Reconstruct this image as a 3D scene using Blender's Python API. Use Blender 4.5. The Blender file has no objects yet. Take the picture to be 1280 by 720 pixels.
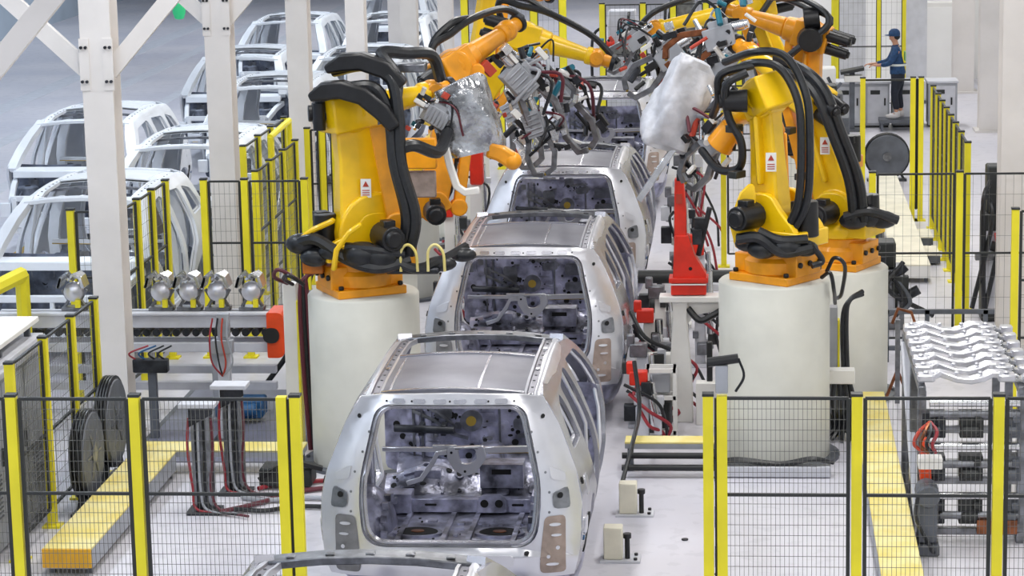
import bpy, bmesh, math, random
from mathutils import Vector as V, Matrix, Quaternion
from mathutils.geometry import tessellate_polygon
D = bpy.data
SC = bpy.context.scene
COL = SC.collection
PI = math.pi
R = math.radians

# ------------------------------------------------------------------ materials
def lin(c):
    c = c / 255.0
    return c / 12.92 if c <= .04045 else ((c + .055) / 1.055) ** 2.4
def rgb(r, g, b): return (lin(r), lin(g), lin(b), 1)
def mat(name, col, rough=.5, metal=0.0, var=0.0, vscale=6.0, bump=0.0, bscale=30.0, col2=None, coat=0.0, spec=.5):
    m = D.materials.new(name); m.use_nodes = True
    nt = m.node_tree; b = nt.nodes['Principled BSDF']
    b.inputs['Base Color'].default_value = rgb(*col)
    b.inputs['Roughness'].default_value = rough
    b.inputs['Metallic'].default_value = metal
    b.inputs['Specular IOR Level'].default_value = spec
    if coat: b.inputs['Coat Weight'].default_value = coat
    if var or col2 or bump:
        tc = nt.nodes.new('ShaderNodeTexCoord')
    if var or col2:
        n = nt.nodes.new('ShaderNodeTexNoise'); n.inputs['Scale'].default_value = vscale
        n.inputs['Detail'].default_value = 5
        nt.links.new(tc.outputs['Object'], n.inputs['Vector'])
        mx = nt.nodes.new('ShaderNodeMix'); mx.data_type = 'RGBA'
        c2 = col2 or tuple(max(0, c * (1 - var)) for c in col)
        mx.inputs['A'].default_value = rgb(*col); mx.inputs['B'].default_value = rgb(*c2)
        rp = nt.nodes.new('ShaderNodeMapRange')
        rp.inputs['From Min'].default_value = .38; rp.inputs['From Max'].default_value = .64
        nt.links.new(n.outputs['Fac'], rp.inputs['Value'])
        nt.links.new(rp.outputs['Result'], mx.inputs['Factor'])
        nt.links.new(mx.outputs['Result'], b.inputs['Base Color'])
    if bump:
        n2 = nt.nodes.new('ShaderNodeTexNoise'); n2.inputs['Scale'].default_value = bscale
        n2.inputs['Detail'].default_value = 3
        nt.links.new(tc.outputs['Object'], n2.inputs['Vector'])
        bp = nt.nodes.new('ShaderNodeBump'); bp.inputs['Strength'].default_value = bump
        bp.inputs['Distance'].default_value = .02
        nt.links.new(n2.outputs['Fac'], bp.inputs['Height'])
        nt.links.new(bp.outputs['Normal'], b.inputs['Normal'])
    return m

M = {}
def defmat(k, *a, **kw): M[k] = mat(k, *a, **kw)
defmat('galvanised', (196, 196, 204), .27, .85, var=.10, vscale=3.5)
defmat('galvanised_white', (220, 220, 226), .28, .65, var=.06, vscale=3)
defmat('roof_steel', (142, 141, 150), .4, .75, var=.10, vscale=2.5)
defmat('pressed_steel', (186, 187, 212), .30, .55, var=.38, vscale=7, bump=.5, bscale=14)
defmat('pressed_dark', (186, 187, 208), .30, .55, var=.55, vscale=6, bump=.5, bscale=12)
defmat('hole_black', (14, 14, 16), .8)
defmat('sealer_taupe', (166, 148, 138), .6, .1, var=.15, vscale=9)
defmat('sealer_grey', (128, 128, 132), .6, .2, var=.15, vscale=9)
defmat('bright_steel', (225, 226, 228), .22, .9, var=.12, vscale=8)
defmat('steel_mid', (140, 142, 148), .35, .85, var=.25, vscale=9)
defmat('steel_dark', (62, 64, 70), .42, .6, var=.35, vscale=8)
defmat('brass', (190, 160, 70), .4, .7)
defmat('white_paint', (232, 230, 226), .5, 0, var=.05, vscale=2)
defmat('column_paint', (226, 221, 217), .5, 0, var=.045, vscale=1.6)
defmat('pedestal_paint', (212, 211, 201), .55, 0, var=.06, vscale=1.7)
defmat('robot_yellow', (255, 206, 6), .34, 0, var=.10, vscale=2.4, coat=.2)
defmat('robot_orange', (250, 164, 10), .42, 0, var=.14, vscale=3, coat=.2)
defmat('robot_deep', (214, 120, 8), .45, 0, var=.3, vscale=5)
defmat('fence_yellow', (240, 226, 40), .45, 0, var=.06, vscale=2)
defmat('walk_yellow', (232, 220, 156), .6, 0, col2=(226, 206, 112), vscale=3)
defmat('ochre', (226, 168, 20), .5, 0, var=.08)
defmat('cream', (232, 226, 206), .6, 0, var=.06, vscale=4)
defmat('black_rubber', (22, 23, 26), .42, 0)
defmat('hose_black', (30, 32, 36), .35, 0, var=.3, vscale=30)
defmat('motor_black', (28, 28, 31), .38, .15, var=.3, vscale=12)
defmat('wire_black', (104, 104, 100), .5, .2)
defmat('frame_dark', (48, 50, 50), .5, .2)
defmat('red_paint', (226, 44, 20), .42, 0, var=.10, vscale=5)
defmat('red_hose', (150, 40, 50), .5)
defmat('maroon_hose', (92, 34, 46), .5)
defmat('orange_red', (234, 74, 16), .45, 0, var=.08)
defmat('teal_paint', (30, 110, 130), .5)
defmat('blue_paint', (30, 84, 130), .5)
defmat('grey_box', (168, 171, 178), .5, .1, var=.08, vscale=4)
defmat('grey_dark_box', (96, 100, 108), .5, .1, var=.15, vscale=5)
defmat('copper', (150, 92, 60), .4, .7, var=.3, vscale=9)
defmat('silver_wrap', (208, 209, 214), .30, .75, var=.28, vscale=5, bump=.9, bscale=7)
defmat('foil_wrap', (196, 197, 200), .22, .9, var=.35, vscale=5, bump=1.0, bscale=8)
defmat('cloth_white', (210, 211, 218), .5, .2, var=.16, vscale=5, bump=1.0, bscale=5)
defmat('sign_white', (240, 240, 236), .5)
defmat('green_lamp', (60, 220, 140), .4)
defmat('label_red', (180, 60, 40), .5)

# ------------------------------------------------------------------ mesh builder
class MB:
    def __init__(s): s.v = []; s.f = []; s.m = []; s.k = 0
    def mi(s, k): s.k = k; return s
    def add(s, vs, fs):
        o = len(s.v); s.v += [V(p) for p in vs]
        for f in fs: s.f.append([o + i for i in f]); s.m.append(s.k)
        return s
    def merge(s, o, mtx=None):
        b = len(s.v); s.v += [(mtx @ p) if mtx else p.copy() for p in o.v]
        for f, k in zip(o.f, o.m): s.f.append([b + i for i in f]); s.m.append(k)
        return s
    def box(s, c, sz, rz=0, mtx=None):
        x, y, z = sz[0] / 2, sz[1] / 2, sz[2] / 2
        ps = [V((i * x, j * y, k * z)) for k in (-1, 1) for j in (-1, 1) for i in (-1, 1)]
        r = Matrix.Rotation(rz, 3, 'Z') if mtx is None else mtx
        ps = [r @ p + V(c) for p in ps]
        return s.add(ps, [(0, 2, 3, 1), (4, 5, 7, 6), (0, 1, 5, 4), (2, 6, 7, 3), (0, 4, 6, 2), (1, 3, 7, 5)])
    def beam(s, p0, p1, w, h, up=(0, 0, 1), w1=None, h1=None):
        p0, p1 = V(p0), V(p1); d = (p1 - p0).normalized(); up = V(up)
        if abs(d.dot(up)) > .98: up = V((0, 1, 0)) if abs(d.y) < .9 else V((1, 0, 0))
        x = d.cross(up).normalized(); u = x.cross(d)
        w1 = w if w1 is None else w1; h1 = h if h1 is None else h1
        ps = []
        for p, a, b in ((p0, w, h), (p1, w1, h1)):
            for j in (-1, 1):
                for i in (-1, 1): ps.append(p + x * (i * a / 2) + u * (j * b / 2))
        return s.add(ps, [(0, 1, 3, 2), (4, 6, 7, 5), (0, 4, 5, 1), (2, 3, 7, 6), (0, 2, 6, 4), (1, 5, 7, 3)])
    def cyl(s, p0, p1, r0, r1=None, n=16, caps=True):
        r1 = r0 if r1 is None else r1
        p0, p1 = V(p0), V(p1); d = (p1 - p0).normalized()
        a = d.orthogonal().normalized(); b = d.cross(a)
        ps = []
        for p, r in ((p0, r0), (p1, r1)):
            for i in range(n):
                t = 2 * PI * i / n; ps.append(p + (a * math.cos(t) + b * math.sin(t)) * r)
        fs = [(i, (i + 1) % n, n + (i + 1) % n, n + i) for i in range(n)]
        if caps: fs += [tuple(range(n))[::-1], tuple(range(n, 2 * n))]
        return s.add(ps, fs)
    def lathe(s, prof, c=(0, 0, 0), n=24, axis='Z', caps=True):
        ps = []
        for r, h in prof:
            for i in range(n):
                t = 2 * PI * i / n; x, y = r * math.cos(t), r * math.sin(t)
                q = {'Z': (x, y, h), 'X': (h, x, y), 'Y': (y, h, x)}[axis]
                ps.append(V(q) + V(c))
        m = len(prof); fs = []
        for j in range(m - 1):
            for i in range(n): fs.append((j * n + i, j * n + (i + 1) % n, (j + 1) * n + (i + 1) % n, (j + 1) * n + i))
        if caps: fs += [tuple(range(n))[::-1], tuple(range((m - 1) * n, m * n))]
        return s.add(ps, fs)
    def tube(s, pts, r, n=8, sub=6, caps=True, r1=None, spline=True):
        P = [V(p) for p in pts]
        if spline and len(P) > 2:
            Q = [P[0] * 2 - P[1]] + P + [P[-1] * 2 - P[-2]]; out = []
            for i in range(1, len(Q) - 2):
                a, b, c, d = Q[i - 1:i + 3]
                for k in range(sub):
                    t = k / sub
                    out.append(.5 * ((2 * b) + (c - a) * t + (2 * a - 5 * b + 4 * c - d) * t * t + (3 * b - a - 3 * c + d) * t ** 3))
            out.append(P[-1]); P = out
        m = len(P); ps = []
        t0 = (P[1] - P[0]).normalized(); a = t0.orthogonal().normalized()
        for i, p in enumerate(P):
            t = (P[min(i + 1, m - 1)] - P[max(i - 1, 0)]).normalized()
            a = (a - t * a.dot(t)).normalized(); b = t.cross(a)
            rr = r if r1 is None else r + (r1 - r) * i / (m - 1)
            for k in range(n):
                q = 2 * PI * k / n; ps.append(p + (a * math.cos(q) + b * math.sin(q)) * rr)
        fs = [(j * n + i, j * n + (i + 1) % n, (j + 1) * n + (i + 1) % n, (j + 1) * n + i) for j in range(m - 1) for i in range(n)]
        if caps: fs += [tuple(range(n))[::-1], tuple(range((m - 1) * n, m * n))]
        return s.add(ps, fs)
    def sweep(s, pts, w, h, up=(0, 0, 1), ws=None, hs=None):
        """rectangular section swept along a polyline (no spline), mitred roughly"""
        P = [V(p) for p in pts]; m = len(P); ps = []; up = V(up)
        for i, p in enumerate(P):
            t = (P[min(i + 1, m - 1)] - P[max(i - 1, 0)]).normalized()
            x = t.cross(up).normalized(); u = x.cross(t)
            a = (ws[i] if ws else w) / 2; b = (hs[i] if hs else h) / 2
            ps += [p - x * a - u * b, p + x * a - u * b, p + x * a + u * b, p - x * a + u * b]
        fs = [(j * 4 + i, j * 4 + (i + 1) % 4, (j + 1) * 4 + (i + 1) % 4, (j + 1) * 4 + i) for j in range(m - 1) for i in range(4)]
        fs += [(3, 2, 1, 0), tuple(range((m - 1) * 4, m * 4))]
        return s.add(ps, fs)
    def ball(s, c, r, n=14, m=9, sq=(1, 1, 1), mtx=None):
        ps = []; fs = []
        for j in range(m + 1):
            a = PI * j / m
            for i in range(n):
                t = 2 * PI * i / n
                p = V((r * sq[0] * math.sin(a) * math.cos(t), r * sq[1] * math.sin(a) * math.sin(t), r * sq[2] * math.cos(a)))
                if mtx: p = mtx @ p
                ps.append(p + V(c))
        for j in range(m):
            for i in range(n): fs.append((j * n + i, (j + 1) * n + i, (j + 1) * n + (i + 1) % n, j * n + (i + 1) % n))
        return s.add(ps, fs)
    def prism(s, poly, fn, d0, d1):
        """poly 2D, fn(u,v,d)->3D, extruded between d0 and d1"""
        n = len(poly); ps = [fn(u, v, d0) for u, v in poly] + [fn(u, v, d1) for u, v in poly]
        fs = [(i, (i + 1) % n, n + (i + 1) % n, n + i) for i in range(n)] + [tuple(range(n))[::-1], tuple(range(n, 2 * n))]
        return s.add(ps, fs)
    def panel(s, outer, holes, fn, cu=(), cv=(), thick=0.0, nrm=None):
        """flat polygon with holes, cut by u and v lines, then mapped to 3D by fn(u,v)"""
        loops = [[V((u, v, 0)) for u, v in outer]] + [[V((u, v, 0)) for u, v in h] for h in holes]
        tris = tessellate_polygon(loops); flat = [p for l in loops for p in l]
        bm = bmesh.new(); vs = [bm.verts.new(p) for p in flat]
        for t in tris:
            try: bm.faces.new([vs[i] for i in t])
            except ValueError: pass
        for ax, cuts in ((0, cu), (1, cv)):
            for c in cuts:
                co = [0, 0, 0]; co[ax] = c; no = [0, 0, 0]; no[ax] = 1
                bmesh.ops.bisect_plane(bm, geom=bm.verts[:] + bm.edges[:] + bm.faces[:], plane_co=co, plane_no=no, dist=1e-5)
        bmesh.ops.recalc_face_normals(bm, faces=bm.faces[:])
        if thick:
            for v in bm.verts: v.co.z = 0
            g = bmesh.ops.extrude_face_region(bm, geom=bm.faces[:])
            for e in g['geom']:
                if isinstance(e, bmesh.types.BMVert): e.co.z = 1
            bmesh.ops.recalc_face_normals(bm, faces=bm.faces[:])
        bm.verts.index_update()
        ps = []
        for v in bm.verts:
            q = V(fn(v.co.x, v.co.y))
            if thick and v.co.z > .5: q = q + (V(nrm(v.co.x, v.co.y)) if nrm else V((0, 0, 1))) * thick
            ps.append(q)
        s.add(ps, [[v.index for v in f.verts] for f in bm.faces]); bm.free()
        return s
    def build(s, name, mats, parent=None, world=False, bevel=0, seg=1, angle=38, label=None, weld=True, recalc=True):
        if not isinstance(mats, (list, tuple)): mats = [mats]
        off = parent.location if (world and parent) else V((0, 0, 0))
        me = D.meshes.new(name)
        me.from_pydata([tuple(p - off) for p in s.v], [], s.f)
        for i, k in enumerate(s.m): me.polygons[i].material_index = k
        bm = bmesh.new(); bm.from_mesh(me)
        if weld: bmesh.ops.remove_doubles(bm, verts=bm.verts[:], dist=1e-5)
        if recalc: bmesh.ops.recalc_face_normals(bm, faces=bm.faces[:])
        bm.to_mesh(me); bm.free()
        for m in mats: me.materials.append(M[m] if isinstance(m, str) else m)
        me.shade_smooth(); me.set_sharp_from_angle(angle=R(angle))
        o = D.objects.new(name, me); COL.objects.link(o)
        if parent: o.parent = parent
        if bevel:
            b = o.modifiers.new('bevel', 'BEVEL'); b.width = bevel; b.segments = seg; b.limit_method = 'ANGLE'; b.angle_limit = R(40)
        if label: o['label'] = label
        return o

def tag(o, label, cat, group=None, kind=None):
    if label: o['label'] = label
    if cat: o['category'] = cat
    if group: o['group'] = group
    if kind: o['kind'] = kind
    return o
def thing(name, label, cat, loc=(0, 0, 0), rz=0, group=None):
    o = D.objects.new(name, None); COL.objects.link(o)
    o.location = loc; o.rotation_euler = (0, 0, rz); o.empty_display_size = .1
    return tag(o, label, cat, group)
def dup(root, loc, rz=0, label=None, group=None):
    def cp(o, par):
        c = o.copy(); COL.objects.link(c)
        if par: c.parent = par
        for ch in list(kids.get(o.name, [])): cp(ch, c)
        return c
    kids = {}
    for o in list(COL.objects):
        if o.parent: kids.setdefault(o.parent.name, []).append(o)
    r = cp(root, None); r.location = loc; r.rotation_euler = (0, 0, rz)
    if label: r['label'] = label
    if group: r['group'] = group
    return r
def struct(o): o['kind'] = 'structure'; return o
def rrect(x0, y0, x1, y1, r, n=4):
    out = []
    for cx, cy, a in ((x1 - r, y1 - r, 0), (x0 + r, y1 - r, 90), (x0 + r, y0 + r, 180), (x1 - r, y0 + r, 270)):
        for i in range(n + 1):
            t = R(a + 90 * i / n); out.append((cx + r * math.cos(t), cy + r * math.sin(t)))
    return out
def rpoly(pts, r, n=3):
    """round the corners of a 2D polygon"""
    out = []; k = len(pts)
    for i in range(k):
        p = V(pts[i]).to_2d() if len(pts[i]) == 2 else V(pts[i][:2]); a = V(pts[i - 1][:2]); b = V(pts[(i + 1) % k][:2])
        rr = pts[i][2] if len(pts[i]) > 2 else r
        da = (a - p); db = (b - p); l = min(rr, da.length * .45, db.length * .45)
        s0 = p + da.normalized() * l; s1 = p + db.normalized() * l
        for j in range(n + 1):
            t = j / n; q = s0 * (1 - t) ** 2 + p * 2 * t * (1 - t) + s1 * t * t
            out.append((q.x, q.y))
    return out
def interp(x, xs, ys):
    if x <= xs[0]: return ys[0]
    for i in range(1, len(xs)):
        if x <= xs[i]:
            t = (x - xs[i - 1]) / (xs[i] - xs[i - 1]); return ys[i - 1] + (ys[i] - ys[i - 1]) * t
    return ys[-1]
def frange(a, b, s):
    out = []
    while a < b - 1e-9: out.append(a); a += s
    return out
# ------------------------------------------------------------------ camera, light, shell
cam_d = D.cameras.new('camera'); cam = D.objects.new('camera', cam_d); COL.objects.link(cam)
cam_d.sensor_width = 36; cam_d.lens = 36 * 3200 / 1280; cam_d.clip_end = 300; cam_d.clip_start = .5
def cam_matrix(f, vx, vy, roll, loc):
    d = V((vx - 640, vy - 360, f)); Y = d.normalized()
    h = V((math.cos(roll), -math.sin(roll), 0))
    n = d.cross(d + h * 1000).normalized()
    if n.y > 0: n = -n
    Z = n; X = Y.cross(Z)
    # columns: image right, image up, backwards in world
    right = V((X.x, Y.x, Z.x)); up = -V((X.y, Y.y, Z.y)); back = -V((X.z, Y.z, Z.z))
    m = Matrix((right, up, back)).transposed().to_4x4(); m.translation = loc
    return m
cam.matrix_world = cam_matrix(3200, 940, -263, .021, V((2.35, 0, 6.4)))
SC.camera = cam
SC.view_settings.view_transform = 'Standard'; SC.view_settings.look = 'None'
SC.view_settings.gamma = 1; SC.view_settings.use_curve_mapping = False
SC.view_settings.exposure = 0.42
W_ = D.worlds.new('hall_light'); SC.world = W_; W_.use_nodes = True
W_.node_tree.nodes['Background'].inputs['Color'].default_value = (.86, .92, 1, 1)
W_.node_tree.nodes['Background'].inputs['Strength'].default_value = .6
def area(name, loc, sx, sy, power, rot=(0, 0, 0), col=(1, 1, 1)):
    l = D.lights.new(name, 'AREA'); l.shape = 'RECTANGLE'; l.size = sx; l.size_y = sy; l.energy = power; l.color = col
    o = D.objects.new(name, l); COL.objects.link(o); o.location = loc; o.rotation_euler = rot
    return o
for x, pw in ((-15, 210), (-8, 400), (-2, 300), (4, 420), (9.5, 420)):
    for y in (8, 22, 36, 52, 70):
        area('high_bay_lamp', (x, y, 10.5), .8, 7, pw, col=(1, .985, .96) if x > -6 else (.80, .89, 1))

def floor_mat():
    m = D.materials.new('painted_concrete'); m.use_nodes = True
    nt = m.node_tree; b = nt.nodes['Principled BSDF']; N = nt.nodes.new; L = nt.links.new
    tc = N('ShaderNodeTexCoord')
    n1 = N('ShaderNodeTexNoise'); n1.inputs['Scale'].default_value = .35; n1.inputs['Detail'].default_value = 6
    n2 = N('ShaderNodeTexNoise'); n2.inputs['Scale'].default_value = 5; n2.inputs['Detail'].default_value = 8
    L(tc.outputs['Object'], n1.inputs['Vector']); L(tc.outputs['Object'], n2.inputs['Vector'])
    mx = N('ShaderNodeMix'); mx.data_type = 'RGBA'
    mx.inputs['A'].default_value = rgb(216, 213, 219); mx.inputs['B'].default_value = rgb(200, 199, 209)
    r1 = N('ShaderNodeMapRange'); r1.inputs['From Min'].default_value = .4; r1.inputs['From Max'].default_value = .65
    L(n1.outputs['Fac'], r1.inputs['Value']); L(r1.outputs['Result'], mx.inputs['Factor'])
    mx2 = N('ShaderNodeMix'); mx2.data_type = 'RGBA'
    r2 = N('ShaderNodeMapRange'); r2.inputs['From Min'].default_value = .56; r2.inputs['From Max'].default_value = .6; r2.inputs['To Max'].default_value = .16
    L(n2.outputs['Fac'], r2.inputs['Value']); L(r2.outputs['Result'], mx2.inputs['Factor'])
    L(mx.outputs['Result'], mx2.inputs['A']); mx2.inputs['B'].default_value = rgb(150, 150, 156)
    L(mx2.outputs['Result'], b.inputs['Base Color'])
    b.inputs['Roughness'].default_value = .34
    return m
M['floor'] = floor_mat()
fl = MB(); fl.add([(-60, -4, 0), (45, -4, 0), (45, 120, 0), (-60, 120, 0)], [(0, 1, 2, 3)])
struct(fl.build('floor', 'floor'))
defmat('ceiling_grey', (120, 124, 130), .8)
ce = MB().add([(-60, -4, 11.4), (45, -4, 11.4), (45, 120, 11.4), (-60, 120, 11.4)], [(0, 1, 2, 3)])
struct(ce.build('ceiling', 'ceiling_grey'))
# ------------------------------------------------------------------ the car body shells
def cW(y, z):
    w = interp(z, [.30, .45, .62, .80, 1.05, 1.22, 1.34, 1.50, 1.62, 1.72, 1.79, 1.84, 1.9], [.93, .99, 1.035, 1.06, 1.05, 1.01, .965, .90, .842, .785, .73, .665, .60])
    t = max(0.0, min(1.0, (.35 - y) / 1.0)); w -= .085 * t * t
    t = max(0.0, min(1.0, (y - 1.9) / 1.1)); w -= .03 * t * t
    return w
def cYr(z): return interp(z, [.40, .55, .75, 1.0, 1.25, 1.6, 1.76, 1.9], [-.22, -.28, -.27, -.22, -.16, -.06, -.01, 0.03])
def cRoof(x, y): return interp(y, [-.1, 0, .4, 1.2, 1.8, 2.3, 2.5], [1.80, 1.825, 1.86, 1.88, 1.865, 1.80, 1.74]) - .05 * (x / .7) ** 2
def ellipse(cx, cy, a, b, n=14): return [(cx + a * math.cos(2 * PI * i / n), cy + b * math.sin(2 * PI * i / n)) for i in range(n)]
def stamp(mb, fn, rnd, u0, v0, u1, v1, n, hole_k, smin=.015, smax=.06, bright_k=None):
    """pressed ribs, pads, slots and holes scattered on a panel; fn(u,v,d) -> point"""
    for i in range(n):
        u = rnd.uniform(u0, u1); v = rnd.uniform(v0, v1); k = rnd.random(); a = rnd.uniform(smin, smax); b = a * rnd.choice((.35, .5, 1, 1))
        if rnd.random() < .5: a, b = b, a
        if k < .42:      # hole
            mb.mi(hole_k).prism(ellipse(u, v, a * .7, b * .7, 10), fn, .001, .006)
        elif k < .8:     # pad
            mb.mi(0 if bright_k is None or rnd.random() < .7 else bright_k).prism(rrect(u - a * 1.5, v - b * 1.5, u + a * 1.5, v + b * 1.5, min(a, b) * .6, 2), fn, -.002, .016)
        else:            # ring
            mb.mi(0).prism(ellipse(u, v, a, a, 12), fn, -.002, .014)
            mb.mi(hole_k).prism(ellipse(u, v, a * .55, a * .55, 10), fn, .012, .018)
    mb.mi(0)

def make_car():
    rnd = random.Random(5)
    root = thing('car_body', 'x', 'car body')
    GAL, WH = 'galvanised', 'galvanised_white'
    # --- outer body sides
    outline = rpoly([(-.23, .44, .04), (-.28, .60), (-.27, .80), (-.22, 1.0), (-.16, 1.25), (-.06, 1.60), (-.01, 1.79, .05), (.4, 1.83), (1.2, 1.845), (1.8, 1.83), (2.3, 1.765, .1),
                     (2.72, 1.52), (3.02, 1.25, .04), (2.95, 1.16, .03), (2.80, 1.0), (2.66, .8), (2.64, .36, .04), (1.02, .36, .04), (.98, .55), (.86, .74), (.64, .85), (.42, .87), (.20, .80), (.05, .64), (-.02, .42, .03)], .10, 3)
    quarter = rpoly([(.03, 1.36), (.20, 1.63), (.52, 1.70), (.56, 1.34)], .05, 3)
    rear_door = rpoly([(.70, 1.70), (1.33, 1.74), (1.40, 1.30), (1.40, .48), (1.12, .48), (1.04, .82), (.76, 1.02), (.66, 1.30)], .07, 3)
    front_door = rpoly([(1.54, 1.74), (2.22, 1.70), (2.55, 1.50), (2.84, 1.26), (2.72, 1.12), (2.54, .85), (2.50, .48), (1.54, .48)], .08, 3)
    cu = frange(-.5, 3.0, .125); cv = frange(.45, 1.6, .08) + frange(1.6, 1.85, .03)
    for s in (-1, 1):
        mb = MB()
        mb.panel(outline, [quarter, rear_door, front_door], lambda y, z: (s * cW(y, z), y, z), cu, cv, .035, lambda y, z: (-s, 0, 0))
        fn = lambda y, z, e: V((s * (cW(y, z) + e), y, z))
        mb.mi(1).prism(rrect(.05, .98, .2, 1.14, .04, 3), fn, 0, .006)
        mb.prism(rrect(-.16, .72, -.04, .86, .03, 3), fn, 0, .012)
        mb.mi(2).prism(ellipse(-.08, 1.14, .028, .028), fn, 0, .01)
        mb.mi(3).prism(ellipse(-.16, .70, .02, .02), fn, 0, .01)
        mb.mi(2).prism(rrect(.02, .52, .12, .84, .03, 2), fn, 0, .01)
        o = mb.mi(0).build('body_side', [GAL, WH, 'hole_black', 'blue_paint'], root, angle=32)
        for h in (quarter, rear_door, front_door):
            f = MB(); pts = [(s * (cW(y, z) - .055), y, z) for y, z in h]; pts.append(pts[0])
            f.tube(pts, .017, 5, spline=False)
            f.build('weld_flange', WH, o)
        # inner pillars
        p = MB()
        p.sweep([(s * .90, 1.47, .42), (s * .91, 1.47, 1.0), (s * .88, 1.47, 1.25), (s * .76, 1.46, 1.60), (s * .66, 1.45, 1.80)], .10, .07, (0, 1, 0))
        p.build('centre_pillar', GAL, root)
        p = MB()
        p.sweep([(s * .80, .62, .80), (s * .82, .62, 1.10), (s * .79, .61, 1.34), (s * .71, .60, 1.62), (s * .63, .58, 1.80)], .13, .10, (0, 1, 0))
        p.build('rear_pillar', GAL, root)
        # roof side rail with a recessed channel
        r = MB(); N = 16
        ys = [-.02 + 2.3 * i / N for i in range(N + 1)]
        prof = [(.745, -.075), (.72, -.035), (.695, -.010), (.665, .003), (.645, .002), (.636, -.012), (.588, -.014), (.580, -.002), (.560, .0), (.555, -.04)]
        vs = [V((s * (px - (.012 if y > 1.9 else 0)), y, cRoof(.62, y) + pz + .012)) for y in ys for px, pz in prof]; k = len(prof)
        r.add(vs, [(j * k + i, j * k + i + 1, (j + 1) * k + i + 1, (j + 1) * k + i) for j in range(N) for i in range(k - 1)])
        r.m = [3 if (i % (k - 1)) in (4, 5, 6) else 0 for i in range(len(r.m))]
        r.mi(1)
        for i in range(13):
            y = .08 + i * .17; r.cyl((s * .612, y, cRoof(.62, y) - .006), (s * .612, y, cRoof(.62, y) + .003), .011, n=8)
        for y in (.02, .75, 1.5): r.mi(2).box((s * .612, y + .05, cRoof(.62, y)), (.035, .08, .012))
        r.build('roof_rail', [WH, 'steel_dark', GAL, 'roof_steel'], root)
        a = MB()  # windscreen pillar
        a.sweep([(s * .655, 2.16, 1.79), (s * .74, 2.55, 1.60), (s * .83, 2.85, 1.37), (s * .88, 3.02, 1.20)], .12, .09)
        a.build('windscreen_pillar', GAL, root)
        # wheel house
        wm = MB(); wm.ball((s * .76, .45, .50), 1, 18, 12, (.24, .46, .44))
        wm.mi(1)
        for q in range(7):
            t = R(20 + q * 23); wm.box((s * .57 + s * .03 * math.sin(t), .45 + .40 * math.cos(t), .52 + .32 * math.sin(t)), (.05, .05, .05))
        wm.build('wheel_house', ['pressed_steel', 'pressed_dark'], root)
    # --- rear aperture ring
    zs = [.44, .60, .80, 1.0, 1.25, 1.6, 1.79]
    right = [(cW(cYr(z), z), z) for z in zs]
    ring = right + [(.55, 1.825), (0, 1.84), (-.55, 1.825)] + [(-x, z) for x, z in right[::-1]]
    hole = rpoly([(.675, .68, .17), (.725, 1.12, .35), (.585, 1.755, .12), (-.585, 1.755, .12), (-.725, 1.12, .35), (-.675, .68, .17)], .1, 6)
    def rearmap(x, z):
        w = cW(cYr(z), z); t = min(1, abs(x) / w)
        y = cYr(z) - .06 * (1 - t ** 2.2) - .07 * (1 - max(0, (t - .72) / .28) ** 2)
        if z < .64: y -= .03
        return (x, y, z)
    mb = MB().panel(ring, [hole], rearmap, frange(-.95, .96, .1), frange(.5, 1.8, .1), .04, lambda x, z: (0, 1, 0))
    rf = lambda x, z, e: V(rearmap(x, z)) - V((0, e, 0))
    mb.prism(rrect(-.5, .54, .5, .63, .03, 2), rf, 0, .02)
    for i in range(11): mb.mi(1).prism(ellipse(-.5 + i * .1, 1.782, .008, .008, 8), rf, .002, .006)
    for sx in (-1, 1):
        mb.mi(1).prism(ellipse(sx * .86, 1.08, .022, .022, 10), rf, 0, .03); mb.prism(ellipse(sx * .72, 1.66, .016, .016, 10), rf, 0, .006)
        mb.prism(ellipse(sx * .60, .645, .02, .012, 10), rf, 0, .022); mb.prism(ellipse(sx * .72, .60, .016, .016, 10), rf, 0, .006)
        mb.mi(2).prism(rpoly([(sx * .80, 1.10), (sx * .92, 1.14), (sx * .94, .98), (sx * .81, .98)], .03, 2), rf, 0, .02)
        mb.mi(0).prism(rpoly([(sx * .77, 1.30), (sx * .90, 1.24), (sx * .90, 1.18), (sx * .79, 1.2)], .02, 2), rf, 0, .012)
        for z in (.80, .95, 1.10, 1.25, 1.40, 1.55): mb.mi(2).prism(ellipse(sx * (.775 - .03 * (z > 1.2) - .06 * (z > 1.3) - .05 * (z > 1.5)), z, .010, .010, 8), rf, 0, .004)
    mb.mi(0)
    o = mb.build('tailgate_frame', [WH, 'hole_black', 'steel_mid'], root, angle=32)
    f = MB()
    pts = [V(rearmap(x, z)) + V((-.03 * (1 if x > 0 else -1), .045, -.02 if z > 1.2 else .02)) for x, z in hole]; pts.append(pts[0])
    f.tube(pts, .026, 6, spline=False)
    f.build('weld_flange', GAL, o)
    pts = [V(rearmap(x, z)) + V((-.015 * (1 if x > 0 else -1), -.002, -.01 if z > 1.2 else .01)) for x, z in hole]; pts.append(pts[0])
    MB().tube(pts, .006, 5, spline=False).build('seal_channel', 'steel_mid', o)
    for x in (-.40, -.24, -.08, .08, .24, .40): MB().prism(rrect(x - .05, 1.768, x + .05, 1.80, .012, 2), rf, 0, .014).build('hinge_bracket', GAL, o)
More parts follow.
